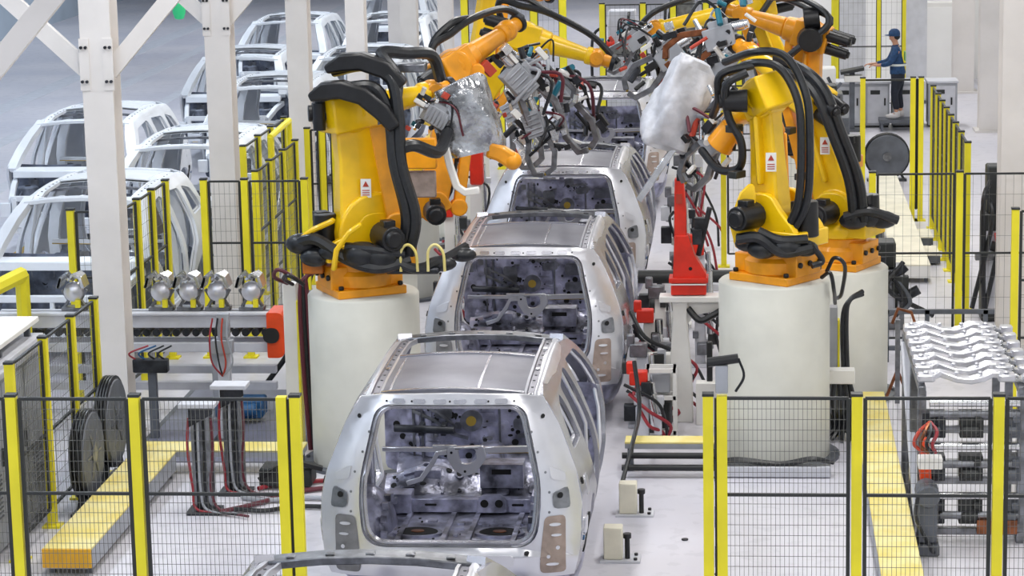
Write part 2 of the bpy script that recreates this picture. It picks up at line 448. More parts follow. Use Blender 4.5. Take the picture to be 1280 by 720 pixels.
    for s, mk in ((-1, 'sealer_grey'), (1, 'sealer_taupe')):   # lamp pockets
        l = MB()
        l.panel(rpoly([(s * .74, .92), (s * .90, .93), (s * .90, .48), (s * .70, .48), (s * .71, .66)], .04, 3), [], lambda x, z: rf(x, z, .012), frange(-.9, .95, .04), frange(.5, .95, .06))
        l.mi(1)
        for (u, v, a, b) in ((.82, .86, .045, .012), (.83, .78, .04, .010), (.77, .62, .014, .014), (.84, .68, .016, .016), (.80, .56, .05, .012)): l.prism(ellipse(s * u, v, a, b, 10), rf, .012, .022)
        l.build('lamp_pocket', [mk, WH], o, label='brownish coated lamp recess' if s > 0 else 'grey coated lamp recess')
    # --- roof
    def rp(x, y): return (x, y, cRoof(x, y) + .004)
    mb = MB().panel(rrect(-.57, .03, .57, 1.16, .02, 1), [], rp, frange(-.5, .6, .1), frange(.1, 1.2, .1), .025, lambda x, y: (0, 0, -1))
    o = mb.build('roof_panel', 'roof_steel', root, angle=30)
    mb = MB()
    mb.sweep([(x, .03 , cRoof(x, .03) + .012) for x in (-.56, -.3, 0, .3, .56)], .05, .03)
    mb.sweep([(x, 1.14, cRoof(x, 1.14) + .004) for x in (-.56, -.3, 0, .3, .56)], .04, .03)
    for x in (-.5, .2): mb.sweep([(x, y, cRoof(x, y) + .003) for y in (.1, .4, .8, 1.1)], .018, .012)
    mb.build('roof_bead', GAL, o)
    mb = MB().sweep([(x, 2.22, cRoof(x, 2.22)) for x in (-.69, -.3, 0, .3, .69)], .17, .05)
    for x in (-.5, -.25, 0, .25, .5): mb.box((x, 2.2, cRoof(x, 2.2) + .027), (.06, .05, .012))
    mb.build('windscreen_header', 'steel_mid', root, bevel=.01)
    mb = MB().sweep([(x, 1.42, cRoof(x, 1.42) - .05) for x in (-.6, -.3, 0, .3, .6)], .07, .03)
    mb.build('roof_bow', 'steel_mid', root)
    # --- floor and bulkheads
    mb = MB()
    fz = lambda x, y: interp(y, [-.3, .80, .98, 1.02, 1.35, 1.5, 2.6, 2.95], [.62, .60, .60, .68, .66, .44, .42, .62]) + .012 * math.sin(y * 21) * (1 if y > 1 else .3)
    mb.panel(rrect(-.84, -.26, .84, 2.95, .02, 1), [], lambda x, y: (x, y, fz(x, y)), frange(-.8, .85, .1), frange(-.2, 2.95, .06))
    ff = lambda x, y, e: V((x, y, fz(x, y) + e))
    for x in (-.33, .33):
        mb.mi(2).prism(ellipse(x, .22, .20, .15, 24), ff, .0, .018)
        mb.mi(1).prism(ellipse(x, .22, .165, .118, 24), ff, .016, .022)
        mb.mi(3).prism(ellipse(x, .22, .055, .04, 12), ff, .02, .03)
    mb.mi(0)
    stamp(mb, ff, rnd, -.5, -.1, .5, .75, 26, 1, .012, .04, 2)
    stamp(mb, ff, rnd, -.7, 1.05, .7, 1.35, 26, 1, .015, .05)
    stamp(mb, ff, rnd, -.75, 1.6, .75, 2.6, 60, 1, .015, .06, 2)
    for x in (-.46, -.1, .1, .46): mb.sweep([(x, y, fz(x, y) + .012) for y in (-.2, .1, .5, .8)], .04, .03)
    mb.build('floor_pan', ['pressed_dark', 'hole_black', 'pressed_steel', 'copper'], root, angle=30)
    mb = MB()   # cross member with slots and two lightening holes
    mb.box((0, .90, .665), (1.42, .12, .11))
    fx = lambda x, z, e: V((x, .84 - e, z))
    for x in (-.50, -.30, .42, .60): mb.mi(1).prism(rrect(x - .05, .665, x + .05, .685, .009, 2), fx, 0, .006)
    mb.mi(0).prism(rpoly([(.08, .62), (.09, .73), (.14, .77), (.28, .77), (.33, .73), (.34, .62)], .04, 3), fx, 0, .05)
    for x in (.15, .27): mb.mi(1).prism(ellipse(x, .70, .034, .034, 14), fx, .05, .056)
    mb.mi(0).box((-.55, .87, .70), (.20, .20, .16)); mb.box((.62, .87, .70), (.16, .20, .16))
    mb.build('cross_member', ['pressed_steel', 'hole_black'], root, bevel=.008)
    mb = MB()   # seat hump over the tank
    hp = lambda x, y: (x, y, .70 + .16 * math.exp(-((y - 1.28) / .16) ** 2) * (1 - .25 * math.cos(x * 9)))
    mb.panel(rrect(-.72, .98, .72, 1.56, .05, 2), [], hp, frange(-.7, .75, .07), frange(1.0, 1.56, .06))
    hf = lambda x, y, e: V(hp(x, y)) + V((0, -e * .6, e))
    stamp(mb, hf, rnd, -.65, 1.03, .65, 1.3, 30, 1, .012, .045)
    mb.box((.27, 1.16, .86), (.36, .22, .20)); mb.box((-.36, 1.22, .82), (.22, .12, .12))
    mb.mi(1).box((.27, 1.045, .90), (.16, .02, .04))
    mb.build('tank_hump', ['pressed_dark', 'hole_black'], root, bevel=.012)
    mb = MB()   # tunnel
    mb.prism([(-.17, .40), (-.12, .66), (-.07, .70), (.07, .70), (.12, .66), (.17, .40)], lambda u, v, d: V((u, d, v)), 1.5, 2.9)
    mb.build('tunnel', 'pressed_steel', root, bevel=.02)
    for y in (1.75, 2.25):
        MB().prism([(-.80, .42), (-.78, .55), (.78, .55), (.80, .42)], lambda u, v, d: V((u, d, v)), y - .07, y + .07).build('seat_cross_member', 'pressed_steel', root, bevel=.01)
    # light shield-shaped brace with a window, and arms
    mb = MB(); yb = 1.04
    sh = rpoly([(-.17, 1.115), (.13, 1.125), (.15, 1.02), (.06, .90), (-.03, .865), (-.12, .92), (-.18, 1.02)], .03, 3)
    wn = rpoly([(-.09, 1.10), (.06, 1.105), (.07, 1.01), (.0, .965), (-.07, .975)], .03, 3)
    mb.panel(sh, [wn], lambda x, z: (x, yb - .02, z), (), (), .05, lambda x, z: (0, 1, 0))
    mb.sweep([(-.18, yb, 1.07), (-.26, yb, 1.06), (-.30, yb, .98), (-.40, yb, .84), (-.52, yb, .80)], .03, .04)
    mb.sweep([(-.30, yb + .02, 1.10), (-.1, yb + .02, 1.10)], .03, .05)
    mb.beam((.12, yb + .02, 1.085), (.72, yb + .02, 1.10), .04, .05)
    mb.beam((-.16, yb + .02, 1.085), (-.72, yb + .02, 1.09), .04, .035)
    mb.mi(1).prism(ellipse(-.03, .91, .012, .012, 8), lambda x, z, e: V((x, yb - .02 - e, z)), 0, .006)
    mb.prism(ellipse(-.14, 1.07, .012, .012, 8), lambda x, z, e: V((x, yb - .02 - e, z)), 0, .006)
    mb.mi(2).beam((.16, yb + .03, 1.06), (.72, yb + .03, 1.07), .03, .012)
    mb.build('cross_brace', [WH, 'hole_black', 'brass'], root, bevel=.008, label='bright cross brace with a shield-shaped window')
    # --- bulkhead
    mb = MB()
    bh = lambda x, z: (x, 2.86 + .05 * math.sin(x * 5) - .10 * max(0, z - .9), z)
    mb.panel(rrect(-.97, .42, .97, 1.26, .06, 2), [], bh, frange(-.9, .95, .08), frange(.45, 1.25, .08))
    bf = lambda x, z, e: V(bh(x, z)) - V((0, e, 0))
    stamp(mb, bf, rnd, -.92, .50, .88, 1.22, 150, 1, .012, .05, 2)
    for (x0, z0, x1, z1) in ((.20, .98, .48, 1.12), (-.05, 1.05, .12, 1.14), (.2, .80, .55, .90), (-.5, .92, -.34, 1.1)):
        mb.mi(2).prism(rrect(x0, z0, x1, z1, .03, 3), bf, 0, .022)
    mb.mi(1).prism(rrect(.27, 1.03, .40, 1.075, .02, 3), bf, .02, .026)
    mb.mi(2).prism(ellipse(-.17, .90, .10, .10, 20), bf, 0, .03)
    mb.mi(3).prism(ellipse(-.17, .90, .045, .045, 16), bf, .028, .045)
    mb.mi(1).prism(ellipse(.62, 1.0, .06, .06, 16), bf, .0, .012)
    for x in (-.7, -.62, .08, .7): mb.mi(2).sweep([bf(x, z, .012) for z in (.5, .75, 1.0, 1.2)], .02, .03, (0, 1, 0))
    mb.mi(2).sweep([bf(-.7, .98, .02), bf(-.5, .90, .02), bf(-.34, .78, .02), bf(-.2, .74, .02)], .03, .02, (0, 1, 0))
    mb.sweep([bf(-.66, 1.06, .02), bf(-.46, .97, .02), bf(-.3, .84, .02)], .022, .02, (0, 1, 0))
    mb.sweep([bf(-.1, 1.16, .02), bf(.05, 1.18, .02), bf(.14, 1.10, .02)], .03, .02, (0, 1, 0))
    mb.mi(0).build('bulkhead', ['pressed_steel', 'hole_black', 'steel_mid', 'brass'], root, angle=30)
    mb = MB().cyl((-.84, 2.6, .88), (-.30, 2.6, .86), .035, n=12)
    for x in (-.6, -.4): mb.box((x, 2.66, .86), (.05, .14, .10))
    mb.build('dash_beam', 'steel_dark', root, bevel=.006)
    mb = MB().prism([(2.90, 1.16), (2.92, 1.24), (3.10, 1.20), (3.12, 1.10)], lambda u, v, d: V((d, u, v)), -.86, .86)
    mb.build('cowl', GAL, root, bevel=.01)
    # --- front end: rails, towers, radiator frame
    for s in (-1, 1):
        mb = MB().sweep([(s * .44, 2.88, .46), (s * .45, 3.2, .56), (s * .45, 3.75, .58)], .10, .13)
        mb.build('front_rail', GAL, root, bevel=.012)
        mb = MB().sweep([(s * .86, 2.92, 1.06), (s * .80, 3.3, 1.0), (s * .72, 3.72, .86)], .08, .09)
        mb.build('apron_rail', WH, root, bevel=.01)
        mb = MB().lathe([(.20, .50), (.19, .80), (.15, .98), (.12, 1.0), (.05, 1.0)], (s * .62, 3.2, 0), 16)
        mb.mi(1).cyl((s * .62, 3.2, 1.0), (s * .62, 3.2, 1.006), .045, n=12)
        mb.build('shock_tower', ['pressed_steel', 'hole_black'], root)
        mb = MB().panel(rpoly([(2.95, .5), (2.98, 1.0), (3.3, .96), (3.7, .82), (3.7, .6)], .06, 2), [ellipse(3.45, .74, .09, .05, 12)], lambda y, z: (s * .66, y, z), (), (), .02, lambda y, z: (s, 0, 0))
        mb.build('inner_apron', 'pressed_steel', root)
    mb = MB()
    for z in (.44, .90): mb.beam((-.72, 3.76, z), (.72, 3.76, z), .07, .08)
    for x in (-.66, .66): mb.beam((x, 3.76, .42), (x, 3.76, .92), .07, .09)
    mb.beam((0, 3.76, .44), (0, 3.76, .90), .05, .05)
    for s in (-1, 1): mb.box((s * .80, 3.74, .74), (.16, .08, .20))
    mb.build('radiator_frame', WH, root, bevel=.01)
    MB().sweep([(-.66, 3.86, .58), (-.4, 3.91, .58), (0, 3.93, .58), (.4, 3.91, .58), (.66, 3.86, .58)], .05, .14).build('bumper_beam', 'steel_mid', root, bevel=.01)
    # underside skid runners
    for s in (-1, 1):
        mb = MB().box((s * .55, 1.2, .26), (.12, 3.6, .16))
        for y in (-.3, .7, 1.9, 2.9): mb.box((s * .55, y, .38), (.10, .10, .12))
        mb.box((s * .8, 1.6, .38), (.14, 1.9, .08))
        mb.build('sill_member', 'pressed_steel', root, bevel=.008)
    return root
car = make_car()
car.location = (0, 19.36, 0)
G_LINE = 'bare car bodies on the assembly line'
car['label'] = 'bare metal car body on the line with whole tailgate opening showing, nearest complete one'; car['group'] = G_LINE
for y, lab in ((12.80, 'bare car body cut off by the bottom edge, only roof header and rail showing'),
               (25.88, 'second complete bare car body on the line, directly ahead of the nearest complete one'),
               (31.55, 'third complete bare car body on the line, its tailgate opening beside the red clamp post'),
               (39.65, 'farthest bare car body on the line, between the wrapped welding guns')):
    dup(car, (0, y, 0), 0, lab, G_LINE)
# ------------------------------------------------------------------ robots
def wrapped(mb, pts, radii, sq=.7, n=40, seed=1, amp=.12, latv=None):
    """crumpled cloth or foil bag: rings along a path with folds"""
    rnd = random.Random(seed); P = [V(p) for p in pts]; out = []; rr = []
    for i in range(len(P) - 1):
        for k in range(4):
            t = k / 4; out.append(P[i].lerp(P[i + 1], t)); rr.append(radii[i] + (radii[i + 1] - radii[i]) * t)
    out.append(P[-1]); rr.append(radii[-1])
    ph = [rnd.uniform(0, 6.28) for _ in range(6)]; ps = []; m = len(out)
    for i, p in enumerate(out):
        t = (out[min(i + 1, m - 1)] - out[max(i - 1, 0)]).normalized()
        a = V(latv) if latv else t.orthogonal(); a = (a - t * a.dot(t)).normalized(); b = t.cross(a)
        for k in range(n):
            q = 2 * PI * k / n
            f = 1 + amp * (1.6 - 2.4 * abs(math.sin(1.5 * q + ph[0] + i * .22)) + 1.2 * abs(math.sin(2.5 * q + ph[1] - i * .31)) + .6 * math.sin(4 * q + ph[2] + i * .8)) + rnd.uniform(-.25, .25) * amp
            ca, sa = math.cos(q), math.sin(q)
            ca = math.copysign(abs(ca) ** .5, ca); sa = math.copysign(abs(sa) ** .5, sa)
            ps.append(p + (a * ca + b * sa * sq) * rr[i] * f)
    fs = [(j * n + i, j * n + (i + 1) % n, (j + 1) * n + (i + 1) % n, (j + 1) * n + i) for j in range(m - 1) for i in range(n)]
    fs += [tuple(range(n))[::-1], tuple(range((m - 1) * n, m * n))]
    return mb.add(ps, fs)

def robot(label, base, yaw, sh, el, wr, width=1.0, body='robot_yellow', foot='robot_orange', rod=True, group='yellow welding robots', motors=True, hoses=None, armw=(.50, .44, .33, .27), hose_r=.042, rear=True):
    root = thing('welding_robot', label, 'robot', base, 0, group)
    b = V(base); sh, el, wr = V(sh), V(el), V(wr)
    f = V((math.cos(yaw), math.sin(yaw), 0)); lat = V((0, 0, 1)).cross(f).normalized(); k = width
    mtx = Matrix((f, lat, V((0, 0, 1)))).transposed()
    W = dict(world=True)
    kb = k * .80
    mb = MB().box(b + V((0, 0, .04)), (.86 * kb, .80 * kb, .08), mtx=mtx)
    mb.lathe([(.40 * kb, .08), (.40 * kb, .20), (.36 * kb, .24), (.36 * kb, .33)], b, 28)
    mb.box(b + V((0, 0, .18)) - f * .34 * kb, (.24 * kb, .50 * kb, .22), mtx=mtx)
    mb.box(b + V((0, 0, .17)) + f * .30 * kb, (.26 * kb, .56 * kb, .18), mtx=mtx)
    mb.mi(1)
    for i in (-1, 1):
        for j in (-1, 1): mb.cyl(b + f * .37 * kb * i + lat * .34 * kb * j + V((0, 0, .08)), b + f * .37 * kb * i + lat * .34 * kb * j + V((0, 0, .12)), .028, n=8)
    for j in (-.16, 0, .16): mb.cyl(b + V((0, 0, .19)) - f * .46 * kb + lat * j, b + V((0, 0, .19)) - f * .50 * kb + lat * j, .03, n=8)
    mb.build('base', [foot, 'motor_black'], root, bevel=.015, seg=2, **W)
    # turntable with two cheeks
    mb = MB(); c = b + V((0, 0, .33))
    mb.lathe([(.31 * k, .0), (.34 * k, .05), (.34 * k, .12), (.30 * k, .16)], c, 28)
    mb.beam(c + V((0, 0, .10)) - f * .42 * k, c + V((0, 0, .10)) + f * .34 * k, .52 * k, .16)
    s2 = (sh - c); sf, sz = s2.dot(f), s2.z
    for j in (-1, 1):
        o = lat * (.21 * k * j)
        poly = rpoly([(-.40 * k, .06), (-.38 * k, .20), (sf - .26 * k, sz + .02), (sf - .12, sz + .20), (sf + .12, sz + .20), (sf + .24 * k, sz), (.36 * k, .16), (.34 * k, .04)], .08, 3)
        mb.prism(poly, lambda u, v, d: c + f * u + V((0, 0, v)) + o + lat * d, -.04, .04)
    mb.build('turntable', body, root, bevel=.014, seg=2, **W)
    if motors:
        for j in (-1, 1):
            m = MB(); p0 = sh + lat * (.25 * k * j); p1 = sh + lat * (.56 * k * j)
            m.cyl(p0, p1, .13 * k, .115 * k, 16); m.cyl(p1, p1 + lat * .04 * j, .09 * k, .07 * k, 16)
            m.box((p0 + p1) / 2 + V((0, 0, .13)), (.12, .12, .07), mtx=mtx)
            m.build('motor', 'motor_black', root, bevel=.008, **W)
        m = MB(); p0 = c + f * (-.34 * k) + V((0, 0, .12)); m.cyl(p0, p0 + V((0, 0, .34)), .12 * k, .11 * k, 14); m.box(p0 + V((0, 0, .30)) + lat * .1, (.14, .14, .1), mtx=mtx)
        m.build('motor', 'motor_black', root, bevel=.008, **W)
    # lower arm
    d = (el - sh); al = d.normalized()
    mb = MB(); ts = (0, .22, .6, 1)
    mb.sweep([sh + d * t for t in ts], 0, 0, lat, [w * k for w in armw], [.25 * k, .23 * k, .19 * k, .20 * k])
    mb.cyl(sh - lat * .135 * k, sh + lat * .135 * k, armw[0] * .52 * k, n=24)
    mb.cyl(el - lat * .14 * k, el + lat * .14 * k, .20 * k, n=24)
    mb.cyl(el - lat * .16 * k, el + lat * .16 * k, .12 * k, n=18)
    inp = al.cross(lat)
    mb.beam(sh + d * .25 + lat * .11 * k, sh + d * .85 + lat * .11 * k, .05, .16 * k, lat)
    la = mb.build('lower_arm', body, root, bevel=.025, seg=2, **W)
    mb = MB()
    for sg in (-1, 1):
        p = sh + d * .45 + lat * (.125 * k * sg)
        mb.beam(p - al * .07, p + al * .07, .085, .03, lat)
        for sg2 in (-1, 1):
            p = sh + d * .45 + inp * sg2 * (.20 * k); mb.beam(p - al * .06, p + al * .06, .03, .07, lat)
    mb.build('warning_label', 'sign_white', la, label='white warning label', world=False) if False else None
    if rod:
        mb = MB(); q0 = sh + inp * (-.30 * k) + V((0, 0, .05)); q1 = el + inp * (-.26 * k)
        mb.beam(q0, q1, .13 * k, .12 * k, lat, .10 * k, .10 * k); mb.cyl(q0 - lat * .08, q0 + lat * .08, .10 * k, n=16); mb.cyl(q1 - lat * .08, q1 + lat * .08, .085 * k, n=16)
        mb.beam(q1, el + V((0, 0, .02)), .10, .12, lat)
        mb.build('link_rod', foot, root, bevel=.015, seg=2, **W)
    # forearm
    fd = (wr - el); fa = fd.normalized()
    mb = MB()
    mb.beam(el - fa * .26 * k, el + fa * .20 * k, .34 * k, .34 * k, lat)
    mb.cyl(el + fa * .18 * k, el + fa * .34 * k, .17 * k, .15 * k, 20)
    mb.cyl(el + fa * .34 * k, wr - fa * .10, .135 * k, .085 * k, 20)
    mb.cyl(wr - fa * .14, wr - fa * .05, .115 * k, .115 * k, 20)
    mb.build('forearm', body, root, bevel=.02, seg=2, **W)
    fu = fa.cross(lat)
    for (i, j) in ((-.10, .08), (.10, .08), (0, -.10)) if rear else ():
        m = MB()
        p = el - fa * .24 * k + lat * i * k + fu * j * k
        m.cyl(p, p - fa * .30 * k, .075 * k, .07 * k, 14); m.cyl(p - fa * .30 * k, p - fa * .33 * k, .05 * k, .04 * k, 12)
        m.build('arm_motor', 'motor_black', root, bevel=.006, **W)
    mb = MB().ball(wr, .125 * k, 16, 10); mb.cyl(wr - lat * .12 * k, wr + lat * .12 * k, .09 * k, n=16)
    mb.cyl(wr, wr + fa * .20, .085 * k, .08 * k, 16); mb.mi(1).cyl(wr + fa * .19, wr + fa * .25, .11 * k, n=18)
    mb.build('wrist', [foot, 'steel_dark'], root, bevel=.008, **W)
    # hose dress pack
    if hoses is None:
        hoses = []
        for j in (-.05, .05):
            side = lat * (.30 * k + j)
            hoses.append([c - f * .2 + side, sh + side * 1.1 - inp * .1, sh + d * .35 + side * 1.0 - inp * .2, sh + d * .75 + side - inp * .24, el + side * .9 - fa * .35 + V((0, 0, .28)), el + side * .6 + V((0, 0, .42 + j)), el + fd * .4 + V((0, 0, .38)) + side * .4, wr - fa * .05 + V((0, 0, .26)) + side * .3, wr + fa * .3 + V((0, 0, .02))])
    for h in hoses:
        MB().tube(h, hose_r, 9, 6).build('hose', 'hose_black', root, **W)
    for t in (.35, .75):
        p = sh + d * t + lat * (.24 * k) - inp * .2; MB().box(p, (.10, .16, .07), mtx=mtx).build('hose_clip', 'frame_dark', root, bevel=.006, **W)
    root['_'] = 0; del root['_']
    return root

def weld_gun(root, c, ax, up, s=1.0, seed=3, wrap=False):
    """spot-welding gun: transformer, C-frame with copper tips, cylinder, hoses - parts of the robot that carries it"""
    rnd = random.Random(seed); c = V(c); ax = V(ax).normalized(); up = V(up); up = (up - ax * up.dot(ax)).normalized(); sd = ax.cross(up)
    m3 = Matrix((ax, up, sd)).transposed(); T = lambda a, b, d=0: c + (ax * a + up * b + sd * d) * s
    g = MB().box(T(0, 0), (.34 * s, .24 * s, .20 * s), mtx=m3); g.box(T(-.02, .15), (.22 * s, .08 * s, .16 * s), mtx=m3)
    for i in range(5): g.box(T(-.12 + .06 * i, 0, .11), (.02 * s, .2 * s, .03 * s), mtx=m3)
    o = g.build('transformer', 'grey_box', root, bevel=.01, world=True)
    g = MB().sweep([T(.12, .10), T(.42, .14), T(.62, .06), T(.66, -.06)], .07 * s, .08 * s, sd)
    g.sweep([T(.12, -.10), T(.40, -.22), T(.62, -.20), T(.66, -.10)], .07 * s, .08 * s, sd)
    g.mi(1).cyl(T(.66, -.06), T(.66, -.085), .02 * s, n=8)
    g.build('gun_arm', ['steel_mid' if seed != 21 else 'copper', 'brass'], root, bevel=.008, world=True)
    g = MB().cyl(T(-.30, .06), T(.05, .08), .06 * s, n=12); g.cyl(T(-.34, .06), T(-.30, .06), .05 * s, n=12)
    g.build('air_cylinder', 'bright_steel', root, bevel=.004, world=True)
    g = MB()
    PM = ['bright_steel', 'steel_dark', 'white_paint', 'label_red', 'teal_paint', 'motor_black']
    for i in range(24):
        k = rnd.choice((0, 0, 1, 1, 1, 2, 2, 5, 5, 3, 4)); g = MB(); p = T(rnd.uniform(-.4, .55), rnd.uniform(-.35, .35), rnd.uniform(-.22, .22))
        q = rnd.random()
        if q < .5: g.box(p, (rnd.uniform(.05, .16) * s, rnd.uniform(.04, .10) * s, rnd.uniform(.04, .1) * s), mtx=m3).build('valve_block', PM[k], root, bevel=.004, world=True)
        else: g.cyl(p, p + (ax * rnd.uniform(-.5, 1) + up * rnd.uniform(-1, 1) + sd * rnd.uniform(-.6, .6)).normalized() * rnd.uniform(.08, .22) * s, rnd.uniform(.018, .04) * s, n=8).build('gun_cylinder', PM[k], root, world=True)
    for i in range(5):
        a = T(rnd.uniform(-.3, 0), .12, rnd.uniform(-.1, .1)); b2 = T(rnd.uniform(.1, .5), rnd.uniform(-.3, .3), rnd.uniform(-.2, .2))
        mid = (a + b2) / 2 + up * rnd.uniform(.1, .35) * s + sd * rnd.uniform(-.25, .25) * s
        MB().tube([a, mid, b2], rnd.choice((.014, .02)) * s, 6, 6).build('gun_cable', rnd.choice(('hose_black', 'hose_black', 'grey_box', 'hose_black', 'maroon_hose')), root, world=True)

def pedestal(label, x, y, r, h, plate=True):
    root = thing('robot_pedestal', label, 'pedestal', (x, y, 0), 0, 'white robot pedestals')
    MB().lathe([(r, .03), (r, h - .02), (r - .02, h)], (0, 0, 0), 48).build('column', 'pedestal_paint', root, angle=50)
    m = MB().cyl((0, 0, 0), (0, 0, .035), r + .10, n=40)
    for i in range(10):
        t = 2 * PI * i / 10; m.cyl(((r + .06) * math.cos(t), (r + .06) * math.sin(t), .03), ((r + .06) * math.cos(t), (r + .06) * math.sin(t), .06), .02, n=8)
    m.build('foot_plate', 'grey_dark_box', root)
    return root

# front right
pedestal('white round pedestal at right front under the upright yellow robot', 2.55, 24.42, .535, 1.76)
r2 = robot('upright yellow robot at right front, slim vertical arm, white-wrapped gun toward the line', (2.58, 24.42, 1.76), PI * .80, (2.52, 24.40, 2.42), (2.46, 24.45, 3.52), (2.12, 25.15, 3.18), body='robot_yellow', armw=(.34, .31, .28, .26), rear=False, rod=False,
     hoses=[[(2.66, 24.1, 2.28), (2.78, 24.05, 2.6), (2.80, 24.05, 3.2), (2.76, 24.1, 3.55), (2.60, 24.2, 3.82), (2.36, 24.3, 3.86), (2.12, 24.6, 3.74)],
            [(2.72, 24.1, 2.26), (2.86, 24.05, 2.6), (2.88, 24.05, 3.2), (2.84, 24.1, 3.6), (2.66, 24.25, 3.92), (2.38, 24.35, 3.96), (2.08, 24.8, 3.82)],
            [(2.30, 24.2, 3.78), (2.10, 24.2, 3.66), (2.12, 24.3, 3.35), (2.24, 24.3, 3.1), (2.22, 24.4, 2.85), (2.02, 24.6, 2.80), (1.85, 24.9, 2.95)],
            [(2.36, 24.3, 3.84), (2.05, 24.3, 3.75), (2.02, 24.4, 3.5), (1.96, 24.8, 3.3)]], hose_r=.04)
m = MB(); wrapped(m, [(1.80, 25.25, 3.80), (1.76, 25.25, 3.72), (1.66, 25.2, 3.45), (1.56, 25.2, 3.22), (1.46, 25.2, 3.0), (1.44, 25.2, 2.94)], [.14, .19, .225, .23, .22, .18], .8, seed=4, amp=.085, latv=(1, .3, 0))
m.build('gun_cover', 'cloth_white', r2, world=True, angle=42, label='crumpled white-silver gun cover')
m = MB().sweep([(1.60, 25.1, 2.98), (1.44, 25.1, 2.75), (1.22, 25.1, 2.42)], .07, .05, (0, 1, 0)); m.build('gun_arm', 'bright_steel', r2, bevel=.008, world=True)
weld_gun(r2, (2.0, 25.0, 3.05), (-.5, .3, -.6), (0, 0, 1), .9, 11)
m = MB()
for i, (a, bb) in enumerate((((2.30, 24.1, 2.16), .10), ((2.44, 24.02, 2.12), .12), ((2.66, 24.0, 2.14), .13), ((2.84, 24.05, 2.12), .10))):
    m.ball(a, bb, 12, 8, (1.25, .8, .8))
m.tube([(2.9, 24.0, 2.16), (3.0, 24.05, 2.0), (2.9, 24.0, 1.96)], .03, 8); m.tube([(2.2, 24.0, 2.22), (2.4, 23.95, 2.24), (2.62, 23.95, 2.10), (2.9, 24.0, 2.14)], .055, 8); m.tube([(2.4, 23.98, 2.3), (2.6, 23.95, 2.22), (2.86, 23.98, 2.22)], .045, 8)
m.build('cable_bundle', 'hose_black', r2, world=True)
m = MB(); m.sweep([(2.28, 24.16, 2.12), (2.24, 24.16, 2.35), (2.30, 24.16, 2.62), (2.34, 24.18, 2.72)], .04, .05, (0, 1, 0), [.20, .24, .16, .05]); m.build('side_fairing', 'robot_yellow', r2, bevel=.015, world=True)
def warning_label(root, x, y, z):
    m = MB().box((x, y, z), (.10, .008, .18)); m.mi(1)
    m.prism([(x - .03, z + .015), (x + .03, z + .015), (x, z + .07)], lambda u, v, d: V((u, d, v)), y - .008, y - .003)
    for k in range(3): m.box((x, y - .006, z - .02 - .022 * k), (.07, .004, .008))
    m.mi(0).build('warning_label', ['sign_white', 'label_red'], root, world=True, weld=False, label='white warning label with a red triangle')
warning_label(r2, 2.52, 24.24, 2.92)

m = MB().beam((2.64, 24.55, 2.15), (2.60, 24.6, 3.15), .15, .12, (0, 1, 0)); m.beam((2.60, 24.6, 3.15), (2.50, 24.55, 3.45), .13, .12, (0, 1, 0)); m.build('link_rod', 'robot_orange', r2, bevel=.015, world=True)
m = MB().cyl((2.30, 24.3, 3.50), (2.08, 24.3, 3.50), .11, .10, 16); m.cyl((2.08, 24.3, 3.5), (2.03, 24.3, 3.5), .07, n=14); m.build('arm_motor', 'motor_black', r2, bevel=.006, world=True)
m = MB().cyl((2.02, 24.75, 3.0), (2.16, 24.7, 3.2), .14, .12, 16); m.build('wrist_housing', 'robot_orange', r2, bevel=.01, world=True)

# behind it
pedestal('lower white round pedestal at right, behind the upright front robot', 3.28, 27.05, .50, 1.40)
r2b = robot('yellow robot leaning left, standing behind the upright right front robot', (3.26, 27.05, 1.40), PI * .85, (3.26, 27.0, 2.02), (2.92, 27.1, 3.22), (2.3, 27.9, 3.6), armw=(.46, .40, .30, .26),
     hoses=[[(3.40, 26.6, 1.95), (3.34, 26.55, 2.4), (3.16, 26.6, 2.9), (3.02, 26.7, 3.25), (2.85, 26.9, 3.42), (2.6, 27.3, 3.5)], [(3.5, 26.6, 1.95), (3.44, 26.55, 2.4), (3.26, 26.6, 2.9), (3.10, 26.7, 3.3), (2.9, 26.9, 3.5), (2.6, 27.3, 3.6)]], hose_r=.055)
m = MB()
for a, bb in (((3.55, 26.7, 1.98), .14), ((3.70, 26.7, 1.95), .12), ((3.40, 26.65, 1.95), .12)): m.ball(a, bb, 12, 8, (1.3, .8, .8))
m.tube([(3.3, 26.6, 2.0), (3.55, 26.55, 2.06), (3.85, 26.6, 1.96)], .05, 8)
m.build('cable_bundle', 'hose_black', r2b, world=True)
weld_gun(r2b, (2.0, 28.1, 3.75), (-1, .2, -.3), (0, 0, 1), 1.0, 21)

warning_label(r2b, 3.10, 26.80, 2.72)
